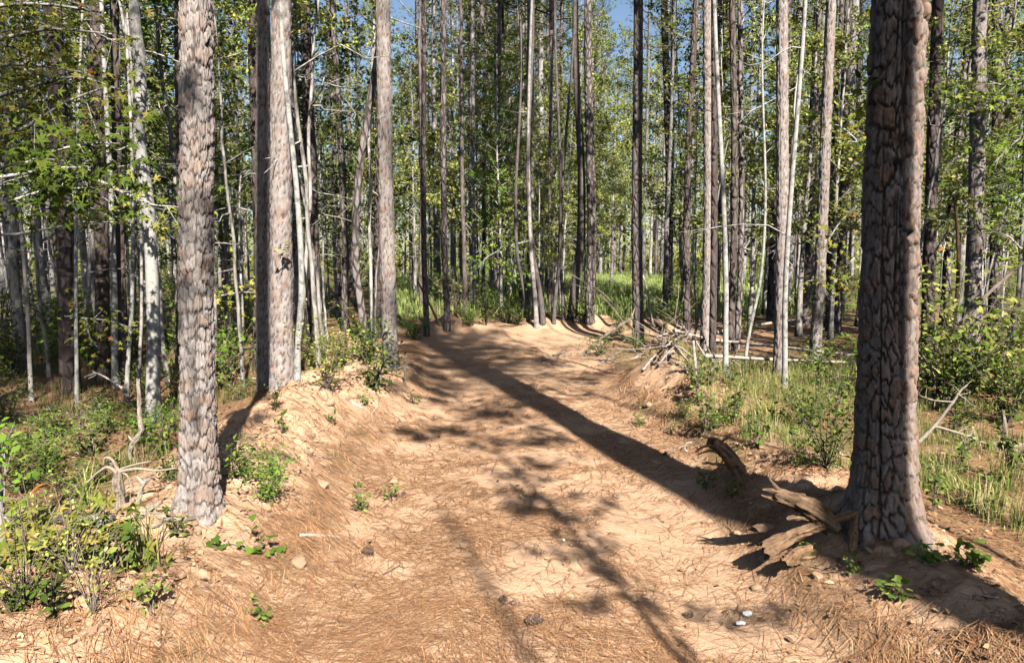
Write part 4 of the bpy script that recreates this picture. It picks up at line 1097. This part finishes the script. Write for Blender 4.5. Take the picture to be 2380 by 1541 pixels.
def name_shrubs():
    gaps = {}
    for px, y, o in und:
        l = [a for a in ANCH if a[0] <= px]; r = [a for a in ANCH if a[0] > px]
        gaps.setdefault((l[-1][1] if l else None, r[0][1] if r else None), []).append((y, o))
    ordw = ['nearest', 'second nearest', 'third nearest', 'fourth nearest', 'fifth nearest', 'sixth nearest', 'seventh nearest', 'eighth nearest', 'ninth nearest', 'tenth nearest', 'farthest', 'very farthest']
    for (l, r), lst in gaps.items():
        for i, (y, o) in enumerate(sorted(lst, key=lambda t: t[0])):
            w = ordw[min(i, 11)]
            o['label'] = f'{w} undergrowth shrub between {l} and {r}' if l and r else f'{w} undergrowth shrub outside {l or r}'
name_shrubs()

for i, (px, py, k, sc, lab) in enumerate([(60, 1405, 4, .5, 'twiggy plant under the gum bough in the near corner'), (125, 1440, 5, 1.0, 'low leafy sprig at the bottom of the near corner'), (215, 1425, 4, .35, 'thin plant behind the trailing stick in the near corner'), (265, 1335, 5, 1.1, 'leafy sprig beside the arching grass tuft'), (165, 1335, 4, .4, 'thin plant under the fork of the gum bough'),
                           (305, 1290, 5, .9, 'sprig between the log end and the arching grass tuft'), (90, 1290, 4, .4, 'thin plant in front of the dark log'), (240, 1270, 5, 1.0, 'sprig in front of the pale log end'), (410, 1250, 5, .8, 'small sprig before the knotted root'), (30, 1250, 3, .6, 'plant at the foot of the edge trunk'), (350, 1420, 5, .8, 'low sprig by the pale stake'), (30, 1430, 3, .5, 'dark plant in the very corner')]):
    shrub(px, py, k % 5 if k < 5 else 0, sc, lab, SH if k < 5 else WD)
# small weeds on banks and track
for px, py, k, sc, lab in [(840, 1190, 0, .9, 'pale green weed clump at the track edge, largest on the bare soil'), (905, 1165, 1, .9, 'weed sprig just beyond the pale green weed clump'), 
                           (655, 1010, 0, .8, 'weed on the bank above the tree shadow'), (640, 960, 2, .6, 'weed below the striped pine'), (860, 905, 2, .55, 'spiky weed on the bank below the round dirt lump'), (770, 985, 0, .6, 'weed half way down the bright bank'), (850, 940, 1, 1, 'weed near the mound-edge pine on the slope'),
                           (1490, 990, 1, 1, 'weed beside the long shadow on the track'), (1560, 1010, 0, .6, 'weed at the foot of the grassy bank'), (1640, 1140, 1, .9, 'seedling in the dark shadow by the bank'), (1700, 1160, 0, .6, 'seedling with heart leaves in the bank shadow'),
                           (1870, 1300, 1, .7, 'little weed beside the loose stick'), (2165, 1310, 3, .8, 'sprout in the deep shade of the thick pine'), (2260, 1325, 3, .9, 'leafy sprout in the deep shade'), (2080, 1400, 3, .8, 'sprout in front of the shaded pine foot'), 
                           (610, 1445, 1, .7, 'sprout at the bottom of the near bank'), (1985, 1330, 1, .6, 'weed beneath the clod'), (960, 940, 1, .9, 'weed tuft at the track edge below the dead root clump')]:
    shrub(px, py, k, sc, lab, WD, 'weed', 'weed', 'weeds on the bare soil')

g = np.random.default_rng(93)
for i, (d_, w_) in enumerate([('nearest the root ball', (1640, 1020)), ('behind the root ball', (1705, 985)), ('under the fallen logs', (1700, 905)), ('before the light grey pine', (1790, 930)), ('beside the tall pale tuft', (1830, 985)), ('below the pinkish pine', (1900, 905)), ('next to the thick shaded pine', (1945, 985)), ('in the middle of the grassy bank', (1760, 1045)), ('near the vivid little shrub', (1620, 940)), ('at the back of the grassy bank', (1650, 900)), ('in front of the dark shrub', (1850, 1060)), ('by the pale snag', (1610, 905)),
                              ('beyond the thick pine foot', (2170, 1190)), ('below the bare white limb', (2230, 1110)), ('beside the upright tuft', (2290, 1150)), ('under the grey log', (2350, 1120)), ('before the smooth dark pine', (2150, 930)), ('before the scarred pine', (2270, 940)), ('at the outer edge', (2365, 960)), ('behind the bare white limb', (2200, 960))]):
    shrub(*w_, int(g.integers(3)), g.uniform(.7, 1.3), 'low broad-leaved weed ' + d_, WD, 'weed', 'weed', 'weeds in the grass')
# grass tufts one can pick out
def tuft_mesh(seed, n, h, lean):
    g = np.random.default_rng(seed); mb = MB(); x = g.normal(0, .04, n); y = g.normal(0, .04, n)
    blades(mb, x, y, g.uniform(.5, 1, n)*h, g.uniform(.006, .011, n), g, PAL_GRASS*1.15, W_GRASS, lean, np.zeros(n)-.01); return mb.mesh('tuft', [M['grass']], False)
TUFT = [tuft_mesh(700, 45, .45, .7), tuft_mesh(701, 40, .3, .9), tuft_mesh(702, 50, .38, .8)]
for px, py, k, sc, lab in [(330, 1330, 0, 1, 'long arching yellow-green grass tuft on the near bank'), (205, 1175, 2, 1, 'dark grass tuft over the fallen log'), (2290, 1200, 1, 1.1, 'grass tuft beyond the thick pine, in front of the bare branch'), (2250, 1180, 2, .9, 'upright grass tuft beside the thick pine foot'),
                           (2370, 1230, 0, .8, 'arching grass tuft at the edge beyond the thick pine'), (90, 1000, 1, 1, 'grass tuft on the shaded floor'), (2180, 1130, 1, 1, 'grass tuft at the back of the thick pine'), (2330, 1130, 2, 1, 'grass tuft under the grey log end'), (1700, 960, 1, 1, 'pale grass tuft on the grassy bank'), (1790, 985, 2, 1, 'tall pale grass tuft near the thick pine'),
                           (1750, 1010, 1, .9, 'grass tuft behind the root ball'), (1850, 940, 0, .9, 'grass tuft below the fallen logs')]:
    shrub(px, py, k, sc, lab, TUFT, 'grass_tuft', 'grass tuft')

# leafy boughs near the camera: gum branches and the vine
def spray(name, label, cat, paths, nleaf, ls, pal, w, T, Y, spread=.09, twigs=7, seed=1, wood='bark_pale', nup=(0, -.4, .8)):
    g = np.random.default_rng(seed); root = None; wood_mb = MB(); lf = MB(); org = at_d(*paths[0][0][0][:2], Y)
    for pts, r0, r1 in paths:
        P = smooth_path(poly3(pts, Y)-org, 7*len(pts)); L = np.linalg.norm(P[-1]-P[0])
        add_tube(wood_mb, P, np.linspace(r0, r1, len(P))*Y/F, 6)
        Q = []
        for t in range(twigs):
            u = g.integers(1, len(P)); d = norm((P[-1]-P[0])/L*.6+g.normal(0, .7, 3)); l = g.uniform(.12, .42)*min(1.3, L)
            q = P[u]+d*l*np.linspace(0, 1, 4)[:, None]; add_tube(wood_mb, q, np.linspace(1.2, .6, 4)*Y/F, 4, cap=False)
            m = max(2, int(nleaf*g.uniform(.5, 1.4))); Q.append(P[u]+d*l*g.uniform(.2, 1.15, m)[:, None]+g.normal(0, spread, (m, 3)))
        Q = np.concatenate(Q); n = len(Q)
        leaves(lf, Q, np.array(nup)+g.normal(0, .5, (n, 3)), ls*g.uniform(.55, 1.2, n), pick(pal, w, n, g), T, 0, g)
    root = thing(name, label, cat, tuple(org)); br_ = link('branch', wood_mb.mesh('branch', [M[wood]]), root); link('leaves', lf.mesh('leaves', [M['leaf']], False), br_)
    return root
GUM_Y = np.array([[.30, .29, .06], [.22, .25, .045], [.38, .32, .08], [.15, .19, .035], [.40, .18, .05]]); WY = np.array([.34, .28, .18, .17, .03])
DKG = np.array([[.09, .13, .022], [.12, .17, .03], [.07, .10, .02], [.16, .19, .035]]); WD_ = np.array([.3, .3, .2, .2])
spray('gum_bough', 'yellow-green star-leaved bough hanging in the upper corner above the leaning sapling', 'branch', [([(-60, 240), (60, 205), (180, 180), (290, 215)], 6, 2), ([(-60, 160), (60, 150), (200, 170)], 5, 2), ([(-70, 330), (50, 300), (150, 240), (240, 205)], 5, 2), ([(-60, 110), (100, 70), (260, 80)], 5, 2), ([(-60, 20), (90, 10), (240, 30)], 5, 2)], 15, .085, GUM_Y*.85, WY, T_STAR, 6.2, .16, 14, 801)
spray('gum_bough', 'shade-darkened green star-leaved bough in front of the stout shaded pine', 'branch', [([(-40, 420), (80, 400), (180, 390), (250, 410)], 5, 2), ([(20, 470), (120, 440), (220, 440)], 4, 2), ([(60, 380), (150, 345), (260, 330)], 4, 2)], 13, .095, DKG*.8, WD_, T_STAR, 5.2, .16, 13, 802, nup=(0, -.6, .6))  # shade over these leaves is put into the darker palette
spray('gum_bough', 'small star-leaved bough crossing the white-barked tree', 'branch', [([(230, 420), (290, 450), (350, 475), (400, 480)], 4, 1.5)], 12, .09, GUM_Y, WY, T_STAR, 6.4, .10, 9, 803)
spray('gum_bough', 'thin bough with yellow leaves at knee height before the shaded pines', 'branch', [([(150, 735), (200, 740), (250, 745), (300, 760)], 2, 1), ([(200, 740), (205, 770), (215, 800)], 2, 1)], 9, .07, GUM_Y, WY, T_STAR, 7.6, .09, 8, 804)
spray('gum_bough', 'pale yellow bough beyond the flaky pine, over the shaded brush', 'branch', [([(500, 690), (560, 680), (610, 682)], 2, 1)], 12, .085, GUM_Y, WY, T_STAR, 9.0, .10, 8, 805)
spray('gum_bough', 'bare-forked gum bough with lobed leaves in the near bottom corner', 'branch', [([(-40, 1285), (20, 1335), (65, 1365), (100, 1410), (150, 1430), (210, 1490)], 7, 3), ([(65, 1365), (130, 1320), (190, 1270), (235, 1215)], 4, 2), ([(100, 1410), (160, 1390), (230, 1380), (280, 1370)], 3, 1.5), ([(20, 1335), (60, 1290), (90, 1240)], 3, 1.5)], 13, .085, GUM_Y*.9, WY, T_STAR, 3.0, .07, 11, 806)
spray('trailing_vine', 'trailing vine with rounded leaves on the near bank', 'vine', [([(400, 1290), (460, 1275), (540, 1262), (600, 1300)], 2, 1), ([(420, 1340), (480, 1310), (560, 1310), (610, 1330)], 2, 1), ([(430, 1300), (480, 1330), (530, 1345)], 2, 1)], 7, .06, PAL_VIVID, W_VIVID, T_LOBE, 3.55, .05, 8, 807, wood='bark_hw', nup=(0, -.4, .9))
spray('climbing_vine', 'leafy vine climbing the thin trunk at the edge of the view', 'vine', [([(8, 1190), (12, 1090), (6, 1020)], 2, 1), ([(10, 1200), (45, 1250), (60, 1330)], 2, 1)], 8, .055, PAL_VIVID, W_VIVID, T_OVAL, 3.5, .04, 9, 808, wood='bark_hw')
spray('creeper_sprig', 'green creeper sprig clinging to the striped pine', 'vine', [([(652, 610), (655, 590), (650, 565)], 1.5, 1)], 3, .08, GUM_Y, WY, T_LOBE, at(656, 896)[1]-.25, .06, 4, 809)
spray('creeper_sprig', 'dark leaves hanging on the shaded edge of the thick pine, high up', 'vine', [([(2012, 250), (2016, 210), (2018, 175)], 1.5, 1)], 4, .07, DKG, WD_, T_OVAL, BR[1]-.05, .03, 5, 810)
spray('gum_bough', 'bright spring-green bough hanging over the far end of the track', 'branch', [([(1230, 560), (1180, 575), (1130, 600), (1100, 640)], 3, 1), ([(1180, 575), (1190, 610), (1200, 640)], 2, 1)], 14, .12, PAL_VIVID*1.2, W_VIVID, T_STAR, 17.5, .2, 10, 811)
spray('gum_bough', 'yellow maple-like bough with a few red leaves before the pinkish pine', 'branch', [([(1990, 480), (1950, 520), (1925, 560)], 3, 1), ([(1960, 300), (1990, 330), (1930, 320)], 3, 1), ([(1985, 600), (1950, 640), (1930, 690)], 3, 1)], 14, .09, GUM_Y, WY, T_STAR, 9.4, .16, 9, 812)
spray('gum_bough', 'yellow-green bough at the edge beyond the scarred pine', 'branch', [([(2420, 300), (2360, 330), (2310, 380)], 3, 1), ([(2420, 440), (2360, 460), (2330, 500)], 3, 1), ([(2420, 180), (2350, 200), (2300, 190)], 3, 1)], 14, .09, DKG*1.4, WD_, T_STAR, 7.5, .16, 10, 813)

# ------------------------------------------------------------------ dead wood
stick('uprooted_stump', 'bleached upturned stump with twisted roots on the forest floor', 'stump', [([(280, 1182), (278, 1140), (273, 1096)], 12, 9), ([(272, 1098), (250, 1086), (228, 1098), (198, 1126)], 5, 2), ([(274, 1094), (260, 1068), (243, 1064), (239, 1080)], 4, 2), ([(276, 1096), (322, 1089), (362, 1095), (410, 1090)], 4.5, 2), ([(276, 1092), (309, 1081), (352, 1073)], 3, 1.5), ([(272, 1098), (262, 1115), (262, 1140)], 2.5, 1), ([(276, 1096), (296, 1105), (306, 1130)], 3, 1), ([(278, 1094), (268, 1080), (254, 1077)], 2.5, 1)], 'dead', seed=11, wob=.03, col=(.8, .74, .66), parts='root')
stick('crooked_snag', 'crooked bleached dead stem beside the white-barked tree', 'dead branch', [([(319, 1078), (301, 1056), (311, 1027), (327, 1002), (324, 976), (320, 880)], 7, 4), ([(311, 1027), (303, 1020), (298, 1012)], 3, 1.5)], 'dead', seed=12, wob=.01, col=(.95, .9, .85))
stick('broken_root', 'pale broken root fork beside the flaky pine foot', 'dead branch', [([(318, 1180), (327, 1140), (336, 1122), (350, 1112)], 6, 3), ([(334, 1124), (325, 1115), (318, 1108)], 4, 2)], 'dead', seed=13, wob=.01)
stick('fallen_log', 'dark charred-looking log lying behind the leafy corner', 'log', [([(36, 1208), (90, 1209), (144, 1212), (190, 1214)], 15, 13)], 'dead', seed=14, wob=.003, col=(.38, .35, .33), nseg=14)
stick('fallen_log', 'pale broken end of a log among the leaves', 'log', [([(185, 1222), (230, 1214), (262, 1210)], 15, 9)], 'dead', seed=15, wob=.006, nseg=12)
stick('surface_root', 'knotted bleached root lying across the foot of the flaky pine', 'root', [([(330, 1203), (373, 1206), (420, 1214), (463, 1203), (508, 1190)], 10, 8), ([(420, 1214), (408, 1226), (398, 1238)], 6, 3), ([(400, 1206), (370, 1222), (335, 1226)], 8, 4)], 'dead', seed=16, wob=.01, nseg=12, col=(.92, .84, .76), parts='root')
stick('wood_stake', 'pale slat of wood leaning on the root by the flaky pine', 'dead branch', [([(345, 1185), (360, 1176), (376, 1166)], 7, 4)], 'dead', seed=17)
stick('fallen_branch', 'grey stick lying across the near leafy corner', 'dead branch', [([(-10, 1310), (60, 1290), (130, 1272), (150, 1262)], 8, 4)], 'dead', seed=18)
stick('fallen_branch', 'thin stick lying under the gum leaves', 'dead branch', [([(215, 1387), (300, 1370), (352, 1345)], 4, 2)], 'dead', seed=19, col=(.7, .65, .6))
stick('fallen_branch', 'grey twiggy stick at the foot of the trailing vine', 'dead branch', [([(480, 1360), (530, 1345), (600, 1330), (640, 1342)], 3.5, 2)], 'dead', seed=20, twigs=3, col=(.75, .7, .65))
stick('wood_stake', 'pale stake of wood sticking up on the near bank', 'dead branch', [([(352, 1400), (372, 1375), (392, 1352)], 6, 4)], 'rot', seed=21, col=(1.6, 1.5, 1.4))
stick('fallen_branch', 'short pale billet lying on the track edge', 'dead branch', [([(696, 1246), (740, 1247), (788, 1251)], 5, 4.5)], 'dead', seed=22, wob=.002, col=(1, .95, .88), nseg=10)
stick('fallen_branch', 'crooked dark branch lying on the track', 'dead branch', [([(881, 1341), (926, 1316), (932, 1302), (967, 1296), (1005, 1284), (1031, 1271)], 2.5, 1.5), ([(926, 1316), (942, 1320), (950, 1318)], 2, 1)], 'dead', seed=23, wob=.01, col=(.38, .32, .28))
stick('fallen_branch', 'thin curved grey twig on the near track', 'dead branch', [([(1380, 1345), (1410, 1352), (1440, 1365), (1450, 1395)], 1.5, 1), ([(1440, 1365), (1452, 1362)], 1, .6)], 'dead', seed=24, col=(.7, .66, .64))
stick('wood_stake', 'upright twig standing on the track in the sun', 'dead branch', [([(1144, 1102), (1148, 1085), (1158, 1062)], 1, .6)], 'rot', seed=25)
stick('root_clump', 'dark dead root clump on the bank below the mound-edge pine', 'roots', [([(940, 892), (942, 870), (938, 850)], 4, 3), ([(938, 850), (925, 838), (915, 830)], 2.5, 1), ([(938, 850), (955, 842), (972, 838)], 2.5, 1), ([(938, 852), (905, 862), (880, 866)], 2, 1), ([(940, 856), (960, 860), (968, 870)], 2, 1)], 'dead', seed=26, twigs=3, col=(.5, .44, .38), parts='root')
stick('fallen_branch', 'bleached forked branch lying on the bright bank', 'dead branch', [([(815, 935), (840, 950), (862, 965), (866, 978)], 4, 2), ([(840, 950), (830, 925)], 3, 1), ([(820, 938), (806, 925)], 2.5, 1)], 'dead', seed=27, wob=.03, twigs=2)
stick('fallen_branch', 'thin wood scrap on the bright bank near the clods', 'dead branch', [([(706, 1050), (735, 1062), (760, 1068)], 5, 3)], 'dead', seed=28, twigs=5, col=(.6, .5, .45))

# right bank: rotten wood at the foot of the thick pine
stick('rotten_log', 'splintered rotten log end rearing up beside the thick pine', 'log', [([(1930, 1215), (1890, 1185), (1850, 1165), (1805, 1150)], 30, 17), ([(1820, 1148), (1795, 1140), (1772, 1138)], 9, 2), ([(1815, 1158), (1790, 1158), (1768, 1150)], 7, 1.5), ([(1812, 1142), (1798, 1125), (1786, 1110)], 6, 1.5), ([(1880, 1205), (1850, 1203), (1828, 1206)], 8, 4)], 'rot', seed=31, wob=.02, nseg=12, col=(.7, .64, .58), parts='splinter', rough=.5, Y=at(1930, 1215)[1]-0.18)
stick('rotten_log', 'weathered orange-brown log propped across the hollow', 'log', [([(1782, 1278), (1815, 1258), (1851, 1240), (1919, 1216), (1993, 1190)], 21, 8), ([(1800, 1270), (1786, 1285), (1778, 1300)], 8, 3)], 'rot', seed=32, wob=.012, nseg=14, col=(.85, .76, .68), parts='splinter', rough=.35, Y=at(1782, 1278)[1]-0.22)
stick('wood_chunk', 'loose chunk of broken wood in front of the propped log', 'log', [([(1828, 1306), (1848, 1288), (1884, 1274)], 17, 10), ([(1850, 1292), (1875, 1296), (1895, 1294)], 7, 2)], 'rot', seed=33, wob=.03, nseg=10, col=(1.0, .85, .7), parts='splinter', rough=.5, Y=at(1828, 1306)[1]-0.16)
stick('wood_stake', 'upright flat stake at the foot of the thick pine', 'stake', [([(1981, 1284), (1984, 1240), (1989, 1200)], 10, 5)], 'rot', seed=34, wob=.01, col=(1, .9, .8), Y=at(1981, 1284)[1]-0.1)
stick('fallen_branch', 'pale flat stick lying below the propped log', 'dead branch', [([(1876, 1316), (1920, 1328), (1968, 1340)], 6, 5)], 'dead', seed=35, wob=.004, col=(.85, .75, .65))
stick('fallen_branch', 'short stick beside the upright stake', 'dead branch', [([(1927, 1292), (1945, 1302), (1966, 1312)], 5, 3)], 'dead', seed=36, col=(.7, .6, .5))
stick('fallen_branch', 'grey peeled stick in the deep shade of the thick pine', 'dead branch', [([(2192, 1382), (2260, 1383), (2320, 1390)], 4, 2)], 'dead', seed=37)
stick('fallen_branch', 'thin branched stick at the near bank corner', 'dead branch', [([(2130, 1440), (2190, 1420), (2240, 1400), (2290, 1385)], 4, 2), ([(2130, 1425), (2170, 1395)], 3, 2)], 'dead', seed=38, twigs=3, col=(.8, .7, .6))
stick('fallen_branch', 'twig leaning on the near bank', 'dead branch', [([(1990, 1455), (1950, 1430), (1910, 1418)], 3, 2)], 'dead', seed=39, twigs=2, col=(.5, .4, .33))
stick('fallen_branch', 'twig in the shade at the thick pine foot', 'dead branch', [([(2010, 1232), (2060, 1228), (2110, 1226)], 2.5, 1.5)], 'dead', seed=40, twigs=2)
stick('root_ball', 'torn-out root ball with pale roots in the bank beside the grass', 'roots', [([(1715, 1092), (1695, 1062), (1672, 1035), (1655, 1028)], 22, 12), ([(1665, 1038), (1640, 1036), (1615, 1048)], 5, 1.5), ([(1668, 1050), (1645, 1048), (1622, 1055)], 4, 1), ([(1680, 1030), (1660, 1018), (1640, 1020)], 4, 1), ([(1690, 1080), (1660, 1078), (1640, 1074)], 4, 2), ([(1670, 1032), (1690, 1018), (1710, 1022)], 4, 1), ([(1685, 1060), (1670, 1090), (1668, 1110)], 2.5, 1)], 'rot', seed=41, wob=.03, nseg=12, col=(1.05, .92, .8), twigs=6, parts='root', rough=.6, Y=at(1715, 1092)[1]-0.25)
stick('fallen_log', 'thin dark log half buried before the root ball', 'log', [([(1545, 1060), (1585, 1042), (1628, 1030)], 6, 6)], 'rot', seed=42, wob=.006)
stick('hooked_root', 'small hooked root arching out of the bank', 'root', [([(1600, 1052), (1591, 1042), (1596, 1030), (1608, 1028)], 2.5, 1.5)], 'dead', seed=43, wob=.005)

# beyond the thick pine: bare branches and a grey log
stick('dead_branch', 'bare white branching limb in front of the dark shrubs', 'dead branch', [([(2120, 1042), (2172, 990), (2216, 934), (2240, 900)], 5, 2), ([(2172, 990), (2253, 1015), (2314, 1043)], 3.5, 2), ([(2191, 1067), (2240, 1024), (2255, 1010)], 3, 1.5), ([(2163, 1073), (2253, 1061)], 2.5, 1.2), ([(2216, 934), (2170, 930), (2140, 920)], 2, 1)], 'dead', seed=51, twigs=5, wob=.01, col=(.72, .68, .62))
stick('fallen_log', 'grey splintered log end cut by the edge of the view', 'log', [([(2300, 1045), (2350, 1048), (2420, 1056)], 13, 16), ([(2335, 1040), (2336, 1000), (2330, 955)], 6, 4)], 'dead', seed=52, wob=.006, col=(.75, .68, .6), nseg=12, rough=.4)
stick('fallen_log', 'long thin bleached log lying behind the pines above the grass', 'log', [([(1566, 808), (1653, 818), (1785, 834), (1900, 850), (1980, 860)], 5, 4)], 'dead', seed=53, wob=.002, lift=.2, col=(1.3, 1.27, 1.22))
stick('fallen_log', 'lower grey log lying in the grass behind the thick pine', 'log', [([(1640, 863), (1785, 863), (1900, 868), (1985, 872)], 5, 4)], 'dead', seed=54, wob=.002, lift=.16, col=(1.15, 1.12, 1.08))
stick('fallen_log', 'slanting log resting behind the pale sapling', 'log', [([(1663, 800), (1720, 788), (1785, 776), (1880, 762)], 4.5, 3)], 'dead', seed=55, wob=.003, lift=.2, col=(1.0, .95, .9), twigs=2)
stick('snag', 'pale broken upright stub in the brush heap', 'dead tree', [([(1619, 872), (1614, 830), (1611, 792)], 4.5, 3)], 'dead', seed=56, wob=.005)
HEAP = [[(1602, 852), (1563, 822), (1519, 807), (1496, 820)], [(1494, 868), (1524, 840), (1560, 822), (1600, 800)], [(1530, 860), (1570, 842), (1612, 850)], [(1500, 815), (1470, 810), (1430, 800)], [(1640, 850), (1600, 835), (1560, 836)], [(1600, 870), (1575, 850), (1540, 830)],
        [(1660, 870), (1640, 845), (1630, 815)], [(1585, 800), (1560, 790), (1520, 796)], [(1540, 812), (1580, 780), (1610, 762)], [(1560, 838), (1545, 806), (1552, 775)], [(1625, 840), (1650, 825), (1690, 822)], [(1515, 846), (1498, 836), (1470, 838)], [(1650, 880), (1690, 872), (1730, 878)]]
hn = ['arching bleached branch across the brush heap', 'bleached branch slanting up out of the brush heap', 'pale branch low in the brush heap', 'grey branch reaching from the brush heap to the brush pine', 'bleached branch lying across the back of the brush heap', 'forked branch at the near side of the brush heap', 'branch rising at the snag end of the brush heap',
      'thin grey branch topping the brush heap', 'bare branch pointing away over the brush heap', 'twiggy branch standing up in the middle of the brush heap', 'branch lying between the brush heap and the logs', 'low twig on the track side of the brush heap', 'branch in the grass below the pale snag']
for i, (p, n_) in enumerate(zip(HEAP, hn)):
    stick('dead_branch', n_, 'dead branch', [(p, 3.0, 1.3)], 'dead', 'dead branches of the brush heap', seed=60+i, twigs=7, wob=.03, col=(1.0, .97, .94) if i % 3 else (.75, .69, .63))
LOW = [([(1260, 838), (1300, 832), (1345, 828)], 'low grey brush branch nearest the middle of the track'), ([(1330, 845), (1300, 850), (1262, 846)], 'tangled grey branch lying at the track edge'), ([(1350, 835), (1390, 838), (1430, 842)], 'dark twiggy branch along the shaded track edge'), ([(1390, 850), (1420, 835), (1455, 830)], 'branch lying before the brush pine'), ([(1275, 830), (1320, 818), (1352, 815)], 'upper grey branch of the low brush by the track')]
for i, (p, n_) in enumerate(LOW):
    stick('dead_branch', n_, 'dead branch', [(p, 2.2, 1.0)], 'dead', 'low brush at the track edge', seed=80+i, twigs=12, wob=.02, col=(.6, .54, .5))
stick('dead_branch', 'pale bare branch slanting across the shade before the forked sapling', 'dead branch', [([(306, 945), (285, 905), (250, 880), (215, 862)], 3, 1.5)], 'dead', seed=90, twigs=6, wob=.015)
stick('dead_branch', 'thin dead branch in the shade behind the flaky pine', 'dead branch', [([(600, 880), (550, 880), (500, 878)], 3, 1.5)], 'dead', seed=91, twigs=4, wob=.01)
stick('dead_branch', 'bare limb reaching over the shrubs behind the crooked pine', 'dead branch', [([(735, 742), (760, 700), (810, 675), (863, 660)], 3.5, 2)], 'dead', seed=92, twigs=4, wob=.012, col=(.4, .36, .33))
for i, (p, lab) in enumerate([([(205, 952), (235, 935), (262, 930)], 'pale stick on the shaded floor below the forked sapling'), ([(20, 985), (90, 960), (140, 950)], 'fallen pole on the shaded floor at the edge'), ([(150, 955), (158, 965), (165, 975)], 'short broken stub on the shaded floor'), ([(52, 1075), (75, 1062), (108, 1056)], 'bark scrap lying in the shade behind the log'), ([(215, 1005), (240, 980), (262, 970)], 'bleached stick between the pine shadow and the forked sapling')]):
    stick('fallen_branch', lab, 'dead branch', [(p, 4, 2.5)], 'dead', seed=95+i, twigs=1, wob=.01, col=(.85, .75, .68))

g = np.random.default_rng(97)
TW = [('shaded floor twig nearest the leaning sapling', [(95, 985), (130, 975), (160, 985)]), ('twig lying before the stout shaded pine', [(170, 985), (200, 970), (235, 975)]), ('bent twig behind the dark plant', [(190, 1040), (225, 1020), (250, 1025)]), ('long twig across the shaded floor', [(40, 1020), (110, 1035), (180, 1025)]), ('twig beside the bleached upturned stump', [(300, 1120), (350, 1110), (395, 1120)]), ('twig in front of the white-barked tree', [(330, 1010), (370, 1000), (405, 1010)]), ('twig on the bank above the trailing vine', [(530, 1235), (570, 1225), (615, 1230)]), ('grey twig below the bright bank', [(630, 1265), (670, 1290), (700, 1300)]), ('twig on the near left soil', [(420, 1400), (470, 1390), (520, 1400)]), ('twig beside the pale stake', [(400, 1365), (440, 1372), (470, 1368)])]
for i, (lab, p) in enumerate(TW):
    stick('fallen_branch', lab, 'dead branch', [(p, 2.2, 1.0)], 'dead', None, seed=120+i, twigs=5, wob=.02, col=(.7, .62, .55))
# ------------------------------------------------------------------ cones and scraps on the track
def cone_mesh():
    mb = MB(); g = np.random.default_rng(5); n = 90
    add_tube(mb, [[-.5, 0, 0], [-.2, 0, 0], [.2, 0, 0], [.5, 0, 0]], [.05, .22, .2, .05], 6, (.09, .055, .04))
    t = (np.arange(n)+.5)/n; a = np.arange(n)*2.399; x = (t-.5)*1.0; r = .36*np.sqrt(np.clip(1-(2*t-1.05)**2*.9, .05, 1))
    pos = np.stack([x, r*np.cos(a), r*np.sin(a)], -1); nr = np.stack([np.full(n, .75), np.cos(a)*.6, np.sin(a)*.6], -1)
    leaves(mb, pos, nr, np.full(n, .23), np.array([[.16, .10, .07], [.26, .19, .15], [.11, .07, .05]])[g.integers(0, 3, n)], T_QUAD, 0, g)
    return mb.mesh('pine_cone', [M['cone']], False)
CONE = cone_mesh()
for px, py, s, lab in [(855, 1293, .075, 'grey pine cone on the track beside the crooked dark branch'), (1242, 1455, .085, 'largest open pine cone at the bottom edge of the track'), (1170, 1402, .05, 'dark cone, first of a pair on the near track'), (1198, 1408, .05, 'dark cone, second of a pair on the near track'),
                       (1368, 1212, .045, 'small dark cone in the sunlit middle of the track'), (1431, 1160, .06, 'dark cone lying near the long shadow'), (938, 1154, .05, 'dark round cone by the track-edge weeds'), (1600, 1435, .05, 'dark broken cone near the bottom of the track')]:
    B = at(px, py); o = link('pine_cone', CONE, None, (B[0], B[1], gz(B[0], B[1])+s*.3)); o.scale = (s, s, s); o.rotation_euler = (random.uniform(0, 6), .1, random.uniform(0, 6)); tag(o, lab, 'pine cone', 'pine cones on the track')
def scrap(px, py, s, lab, seed):
    g = np.random.default_rng(seed); B = at(px, py); mb = MB(); n = 9; a = np.arange(n)*2*pi/n; r = g.uniform(.6, 1, n)*s
    top = np.stack([r*np.cos(a), r*np.sin(a)*.7, .012+g.uniform(0, .012, n)], -1); bot = top.copy(); bot[:, 2] -= .006
    V = np.concatenate([top, bot, [[0, 0, .028]], [[0, 0, .008]]]); f = []
    for k in range(n):
        k2 = (k+1) % n; f += [[2*n, k, k2], [2*n+1, n+k2, n+k], [k, n+k, n+k2], [k, n+k2, k2]]
    mb.add(V, np.array(f), (.75, .74, .72)); tag(link('paper_scrap', mb.mesh('paper_scrap', [M['white']], False), None, (B[0], B[1], gz(B[0], B[1]))), lab, 'scrap')
scrap(1736, 1434, .03, 'small white scrap on the near track', 1)
scrap(1722, 1456, .03, 'greyish white scrap below the small white one', 2)
scrap(1310, 1262, .012, 'tiny white chip in the sunlit track', 3)
